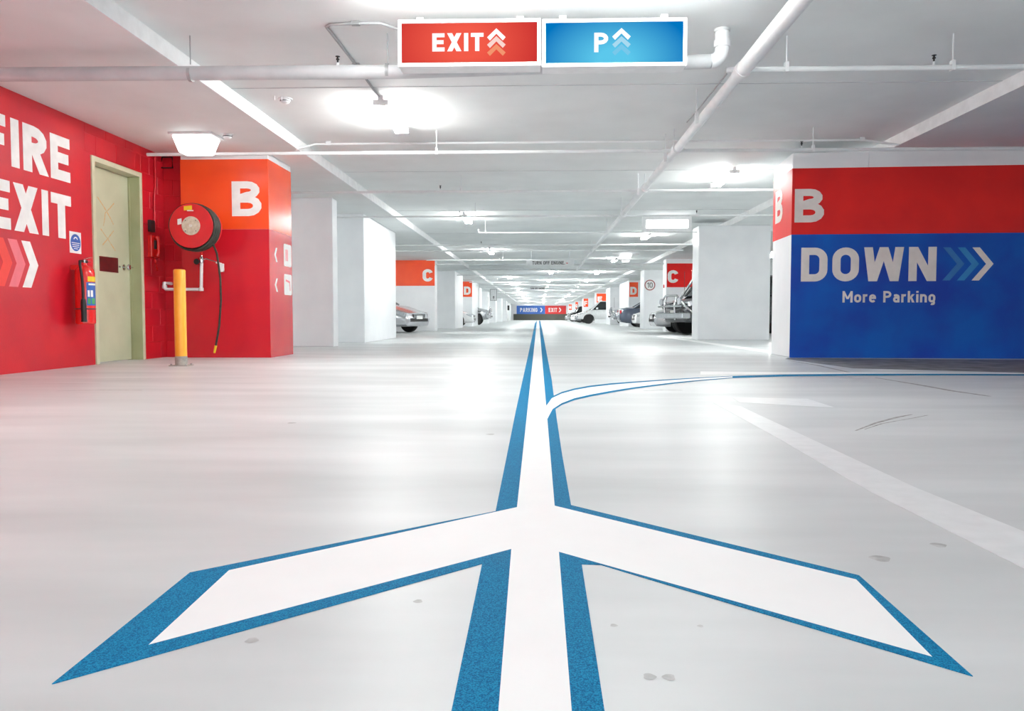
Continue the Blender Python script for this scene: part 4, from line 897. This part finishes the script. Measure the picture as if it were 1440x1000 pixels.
# ================================================================== CARS  (nose at origin pointing to -x side; length runs +x)
def loft(mb, secs):
    n = len(secs[0]); vs = [p for s in secs for p in s]; fs = []
    for i in range(len(secs) - 1):
        for j in range(n - 1): fs.append((i * n + j, i * n + j + 1, (i + 1) * n + j + 1, (i + 1) * n + j))
    fs.append(tuple(range(n))); fs.append(tuple(range((len(secs) - 1) * n, len(secs) * n)))
    for i in range(len(secs) - 1): fs.append((i * n, (i + 1) * n, (i + 1) * n + n - 1, i * n + n - 1))
    return mb.add(vs, fs)
def make_car(kind, paint, label):
    """prototype at the origin: nose at x=0, tail at x=L, wheels on z=0"""
    S = dict(sedan=dict(L=4.5, W=1.76, r=.315, zb=.2, top=1.42, nose=.62, hood=.88, belt=.93, wb=(.85, 3.5), ws=(1.25, 2.0), rr=(3.1, 3.85), deck=.98, tail=.72),
             suv=dict(L=4.7, W=1.86, r=.38, zb=.34, top=1.68, nose=.9, hood=1.08, belt=1.12, wb=(.78, 3.6), ws=(.72, 1.08), rr=(4.3, 4.62), deck=1.16, tail=1.0),
             ute=dict(L=5.0, W=1.76, r=.34, zb=.34, top=1.72, nose=.78, hood=1.02, belt=1.08, wb=(.80, 3.85), ws=(1.05, 1.65), rr=(2.75, 2.95), deck=1.08, tail=1.0))[kind]
    L, W, r = S['L'], S['W'], S['r']; hw = W / 2
    t = thing('car', label, 'car', (0, 0, 0))
    st = [(0, S['zb'] + .12, S['nose'] - .14, .70), (.06, S['zb'] + .02, S['nose'], .84), (.3, S['zb'], S['nose'] + .08, .96), (.8, S['zb'], S['hood'] - .03, 1), (S['ws'][0], S['zb'], S['hood'] + .02, 1),
          (S['ws'][0] + .3, S['zb'], S['belt'], 1), (L * .55, S['zb'], S['belt'] + .01, 1), (L - 1.0, S['zb'], S['deck'], 1), (L - .35, S['zb'], S['deck'] - .01, .97), (L - .07, S['zb'] + .06, S['deck'] - .06, .88), (L, S['zb'] + .15, S['tail'], .78)]
    secs = []
    for x, z0, z1, k in st:
        h_ = hw * k; d = z1 - z0
        half = [(h_ * .86, z0), (h_ * .97, z0 + d * .14), (h_, z0 + d * .42), (h_ * .985, z0 + d * .72), (h_ * .92, z0 + d * .93), (h_ * .74, z1), (0, z1 + .025)]
        secs.append([Vector((x, y, z)) for y, z in half] + [Vector((x, -y, z)) for y, z in reversed(half[:-1])])
    body = loft(MB(), secs).build('body', paint, t, smooth=38, sub=0)
    # wheel arches cut into the shell
    for i, xw in enumerate(S['wb']):
        c_ = MB().tube([(xw, -hw - .3, r), (xw, hw + .3, r)], r * 1.2, 28).build('cutter', 'black')
        bo_ = body.modifiers.new('arch', 'BOOLEAN'); bo_.operation = 'DIFFERENCE'; bo_.object = c_; bo_.solver = 'EXACT'
        dg = bpy.context.evaluated_depsgraph_get(); me = bpy.data.meshes.new_from_object(body.evaluated_get(dg)); body.modifiers.clear()
        body.data = me; bpy.data.objects.remove(c_)
    me.name = 'body'
    MB().box(.35, L - .35, -hw * .8, hw * .8, S['zb'] + .02, S['zb'] + .3).build('underbody', 'black', t)
    x0, x1 = S['ws']; x2, x3 = S['rr']; zb0 = S['belt'] - .02; zt0 = S['top']; wb_ = hw * .90; wt = hw * .70
    gh = [Vector(p) for p in ((x0, -wb_, zb0), (x0, wb_, zb0), (x3, wb_, zb0), (x3, -wb_, zb0), (x1, -wt, zt0 - .04), (x1, wt, zt0 - .04), (x2, wt, zt0 - .04), (x2, -wt, zt0 - .04))]
    MB().add(gh, [(0, 3, 2, 1), (4, 5, 6, 7), (0, 1, 5, 4), (1, 2, 6, 5), (2, 3, 7, 6), (3, 0, 4, 7)]).build('glasshouse', 'glass', t, bevel=.03)
    MB().add([(x1 - .04, -wt - .02, zt0 - .06), (x1 - .04, wt + .02, zt0 - .06), (x2 + .04, wt + .02, zt0 - .06), (x2 + .04, -wt - .02, zt0 - .06), (x1 + .15, -wt * .8, zt0), (x1 + .15, wt * .8, zt0), (x2 - .1, wt * .8, zt0), (x2 - .1, -wt * .8, zt0)],
             [(0, 3, 2, 1), (4, 5, 6, 7), (0, 1, 5, 4), (1, 2, 6, 5), (2, 3, 7, 6), (3, 0, 4, 7)]).build('roof', paint, t, bevel=.03, seg=3)
    for s in (-1, 1):
        for (xa_, xb2) in ((x0, x1), (x3, x2)):
            MB().bar((xa_, s * (wb_ + .004), zb0), (xb2, s * (wt + .004), zt0 - .05), .07, .05).build('pillar', paint, t, bevel=.01)
        xm = (x1 + x2) / 2 - .05
        if kind != 'ute': MB().bar((xm, s * (wb_ + .004), zb0), (xm, s * (wt + .004), zt0 - .05), .06, .06).build('pillar', paint, t, bevel=.01)
        MB().add([Vector((x0 + .28, s * hw * 1.0, zb0 + .02)), Vector((x0 + .36, s * (hw + .18), zb0 + .04)), Vector((x0 + .36, s * (hw + .18), zb0 + .17)), Vector((x0 + .28, s * hw, zb0 + .15)),
                  Vector((x0 + .40, s * hw * 1.0, zb0 + .02)), Vector((x0 + .44, s * (hw + .17), zb0 + .04)), Vector((x0 + .44, s * (hw + .17), zb0 + .17)), Vector((x0 + .40, s * hw, zb0 + .15))],
                 [(0, 3, 2, 1), (4, 5, 6, 7), (0, 1, 5, 4), (1, 2, 6, 5), (2, 3, 7, 6), (3, 0, 4, 7)]).build('mirror', paint if kind != 'suv' else 'dark', t, bevel=.015)
        # head and tail lights
        zn = S['nose']
        hl_ = MB().add([Vector(p) for p in ((.02, s * hw * .50, zn - .13), (.10, s * hw * .90, zn - .10), (.36, s * hw * .985, zn + .0), (.34, s * hw * .93, zn + .06), (.10, s * hw * .80, zn + .03), (.035, s * hw * .50, zn - .01),
                                            (.16, s * hw * .50, zn - .13), (.3, s * hw * .75, zn - .10), (.4, s * hw * .8, zn - .02), (.4, s * hw * .78, zn + .03), (.25, s * hw * .7, zn + .0), (.2, s * hw * .50, zn - .02))],
                       [(0, 1, 4, 5), (1, 2, 3, 4), (6, 11, 10, 7), (7, 10, 9, 8), (0, 5, 11, 6), (3, 2, 8, 9), (0, 6, 7, 1), (1, 7, 8, 2), (5, 4, 10, 11), (4, 3, 9, 10)]).build('headlight', 'lens', t, bevel=.008)
        MB().lathe([(.05, 0), (.05, -.02), (.03, -.03)], (.10, s * hw * .7, zn - .055), 'x', 14).build('lamp_unit', 'chrome', hl_, smooth=40)
        MB().box(L - .12, L - .0, s * hw * .52 if s > 0 else -hw * .86, s * hw * .86 if s > 0 else -hw * .52, S['tail'] - .04, S['tail'] + .12).build('tail_light', 'tail', t, bevel=.02)
        for xw in S['wb']:
            yo = s * (hw - .10)
            wh = MB().lathe([(r * .62, -.10), (r * .93, -.10), (r, -.07), (r, .07), (r * .93, .10), (r * .62, .10)], (xw, yo, r), 'y', 28).build('wheel', 'tyre', t, smooth=40)
            m_ = MB().lathe([(r * .64, -.0), (r * .64, s * .085), (r * .57, s * .09), (r * .55, s * .03), (0, s * .03)], (xw, yo, r), 'y', 24)
            m_.lathe([(.055, s * .03), (.05, s * .08), (0, s * .085)], (xw, yo, r), 'y', 12)
            for k in range(6):
                a_ = k * PI / 3; m_.bar((xw + .04 * math.cos(a_), yo + s * .07, r + .04 * math.sin(a_)), (xw + r * .6 * math.cos(a_), yo + s * .075, r + r * .6 * math.sin(a_)), .05, .025, up=(0, 1, 0))
            m_.build('rim', 'rim', wh, smooth=30)
    MB().box(-.015, .06, -hw * .42, hw * .42, S['nose'] - .14, S['nose'] - .03).build('grille', 'dark', t, bevel=.01)
    for k in range(3): MB().box(-.02, .03, -hw * .40, hw * .40, S['nose'] - .125 + k * .034, S['nose'] - .115 + k * .034).build('grille_bar', 'chrome', t)
    MB().box(-.012, .1, -hw * .62, hw * .62, S['zb'] + .15, S['zb'] + .27).build('air_intake', 'black', t, bevel=.02)
    MB().box(-.02, 0, -.18, .18, S['zb'] + .24, S['zb'] + .35).build('number_plate', 'letter', t, bevel=.004)
    MB().box(L - .005, L + .012, -.18, .18, S['tail'] - .12, S['tail'] - .01).build('number_plate', 'letter', t, bevel=.004)
    if kind == 'suv':
        bb = MB()
        for y in (-.35, .35): bb.tube([(-.10, y, .42), (-.12, y, .8), (-.06, y, 1.12)], .032, 10)
        bb.tube([(.25, -hw * .96, .55), (.0, -hw * .85, .8), (-.08, -hw * .6, 1.0), (-.08, -.35, 1.1), (-.08, .35, 1.1), (-.08, hw * .6, 1.0), (.0, hw * .85, .8), (.25, hw * .96, .55)], .032, 10)
        bb.tube([(-.12, -hw * .8, .8), (-.13, hw * .8, .8)], .03, 10)
        bb.build('bull_bar', 'chrome', t, smooth=50)
        MB().box(-.16, .1, -hw * .98, hw * .98, .46, .62).build('bumper', 'chrome', t, bevel=.03)
        s_ = 1
        sn = MB().tube([(.6, s_ * hw * .98, 1.0), (.68, s_ * hw * 1.0, 1.12), (x1 - .1, s_ * hw * .88, 1.62), (x1 - .1, s_ * hw * .88, 1.86)], .04, 10); sn.build('snorkel', 'silver', t, smooth=50)
        for y in (-.62, .62): MB().lathe([(.09, -.03), (.1, .0), (.06, .05)], (-.1, y, .93), 'x', 18).build('driving_light', 'lens', t, smooth=40)
        MB().tube([(.1, -.5, 1.1), (.1, -.5, 1.75)], .006, 6).build('aerial', 'dark', t)
        for s in (-1, 1): MB().box(.40, 1.18, s * (hw + .0) - .05, s * (hw + .0) + .05, .82, .88).build('wheel_flare', 'dark', t, bevel=.02)
    if kind == 'ute':
        for s in (-1, 1): MB().box(x3 + .1, L - .03, s * hw * .96 - .02, s * hw * .96 + .02, S['belt'] - .08, S['belt'] + .12).build('tray_side', paint, t, bevel=.008)
        MB().box(x3 + .05, x3 + .09, -hw * .94, hw * .94, S['belt'] - .08, S['belt'] + .3).build('headboard', paint, t, bevel=.008)
        MB().tube([(x0 + 1.35, -hw, .8), (x0 + 1.5, -hw - .03, .81), (x0 + 1.6, -hw, .8)], .012, 8).build('door_handle', 'dark', t)
        for s in (-1, 1): MB().box(.62, .66, s * hw * .99 - .012, s * hw * .99 + .012, .86, .92).build('indicator', 'tail', t)
    index_kids(t); return t
protos = {}
NC = 0
def place(kind, paint, xn, y, rev, label, tilt=0):
    """nose (or tail if rev) at xn; cars right of the lane run to +x, left ones to -x"""
    key = (kind, paint)
    if key not in protos: protos[key] = make_car(kind, paint, label); o = protos[key]
    else: o = copy_tree(protos[key])
    L = {'sedan': 4.5, 'suv': 4.7, 'ute': 5.0}[kind]; o['label'] = label
    right = xn > 0
    head = (0 if right else PI) + (PI if rev else 0) + math.radians(tilt)
    o.rotation_euler = (0, 0, head)
    o.location = (xn, y, 0) if not rev else (xn + (L if right else -L), y, 0)
    return o
place('sedan', 'silver', -3.80, 24.9, False, 'silver car nosing out left of the lane under the C band', -22)
place('sedan', 'carwhite', -3.30, 40.6, False, 'white car nosing out in front of the left D column')
place('suv', 'silver', -3.0, 47.7, False, 'silver off roader with a visible front wheel behind the left D column')
place('suv', 'graphite', 3.80, 22.2, False, 'dark four wheel drive with chrome bull bar and snorkel beside the right C band', 14)
place('sedan', 'silver', 3.62, 25.2, False, 'silver sedan nose poking out behind the dark four wheel drive')
place('sedan', 'carwhite', 4.38, 36.4, False, 'white car nose beyond the 10 speed sign column')
place('sedan', 'navy', 4.05, 39.8, True, 'slate blue sedan parked nose in, its tail under the right D panel')
place('suv', 'silver', 4.75, 50.8, False, 'silver four wheel drive between the right D column and the next plain column')
place('ute', 'carwhite', 3.0, 60.0, False, 'white ute with dark cab window under the E band')
place('sedan', 'silver', 3.25, 69.5, False, 'silver car just beyond the white ute')
place('sedan', 'carwhite', 3.0, 73.5, False, 'white car second beyond the white ute')
place('suv', 'graphite', 3.4, 86, False, 'small dark off roader far down the right row beyond the F column')
place('sedan', 'silver', 3.1, 91, False, 'tiny silver car at the far end of the right row')
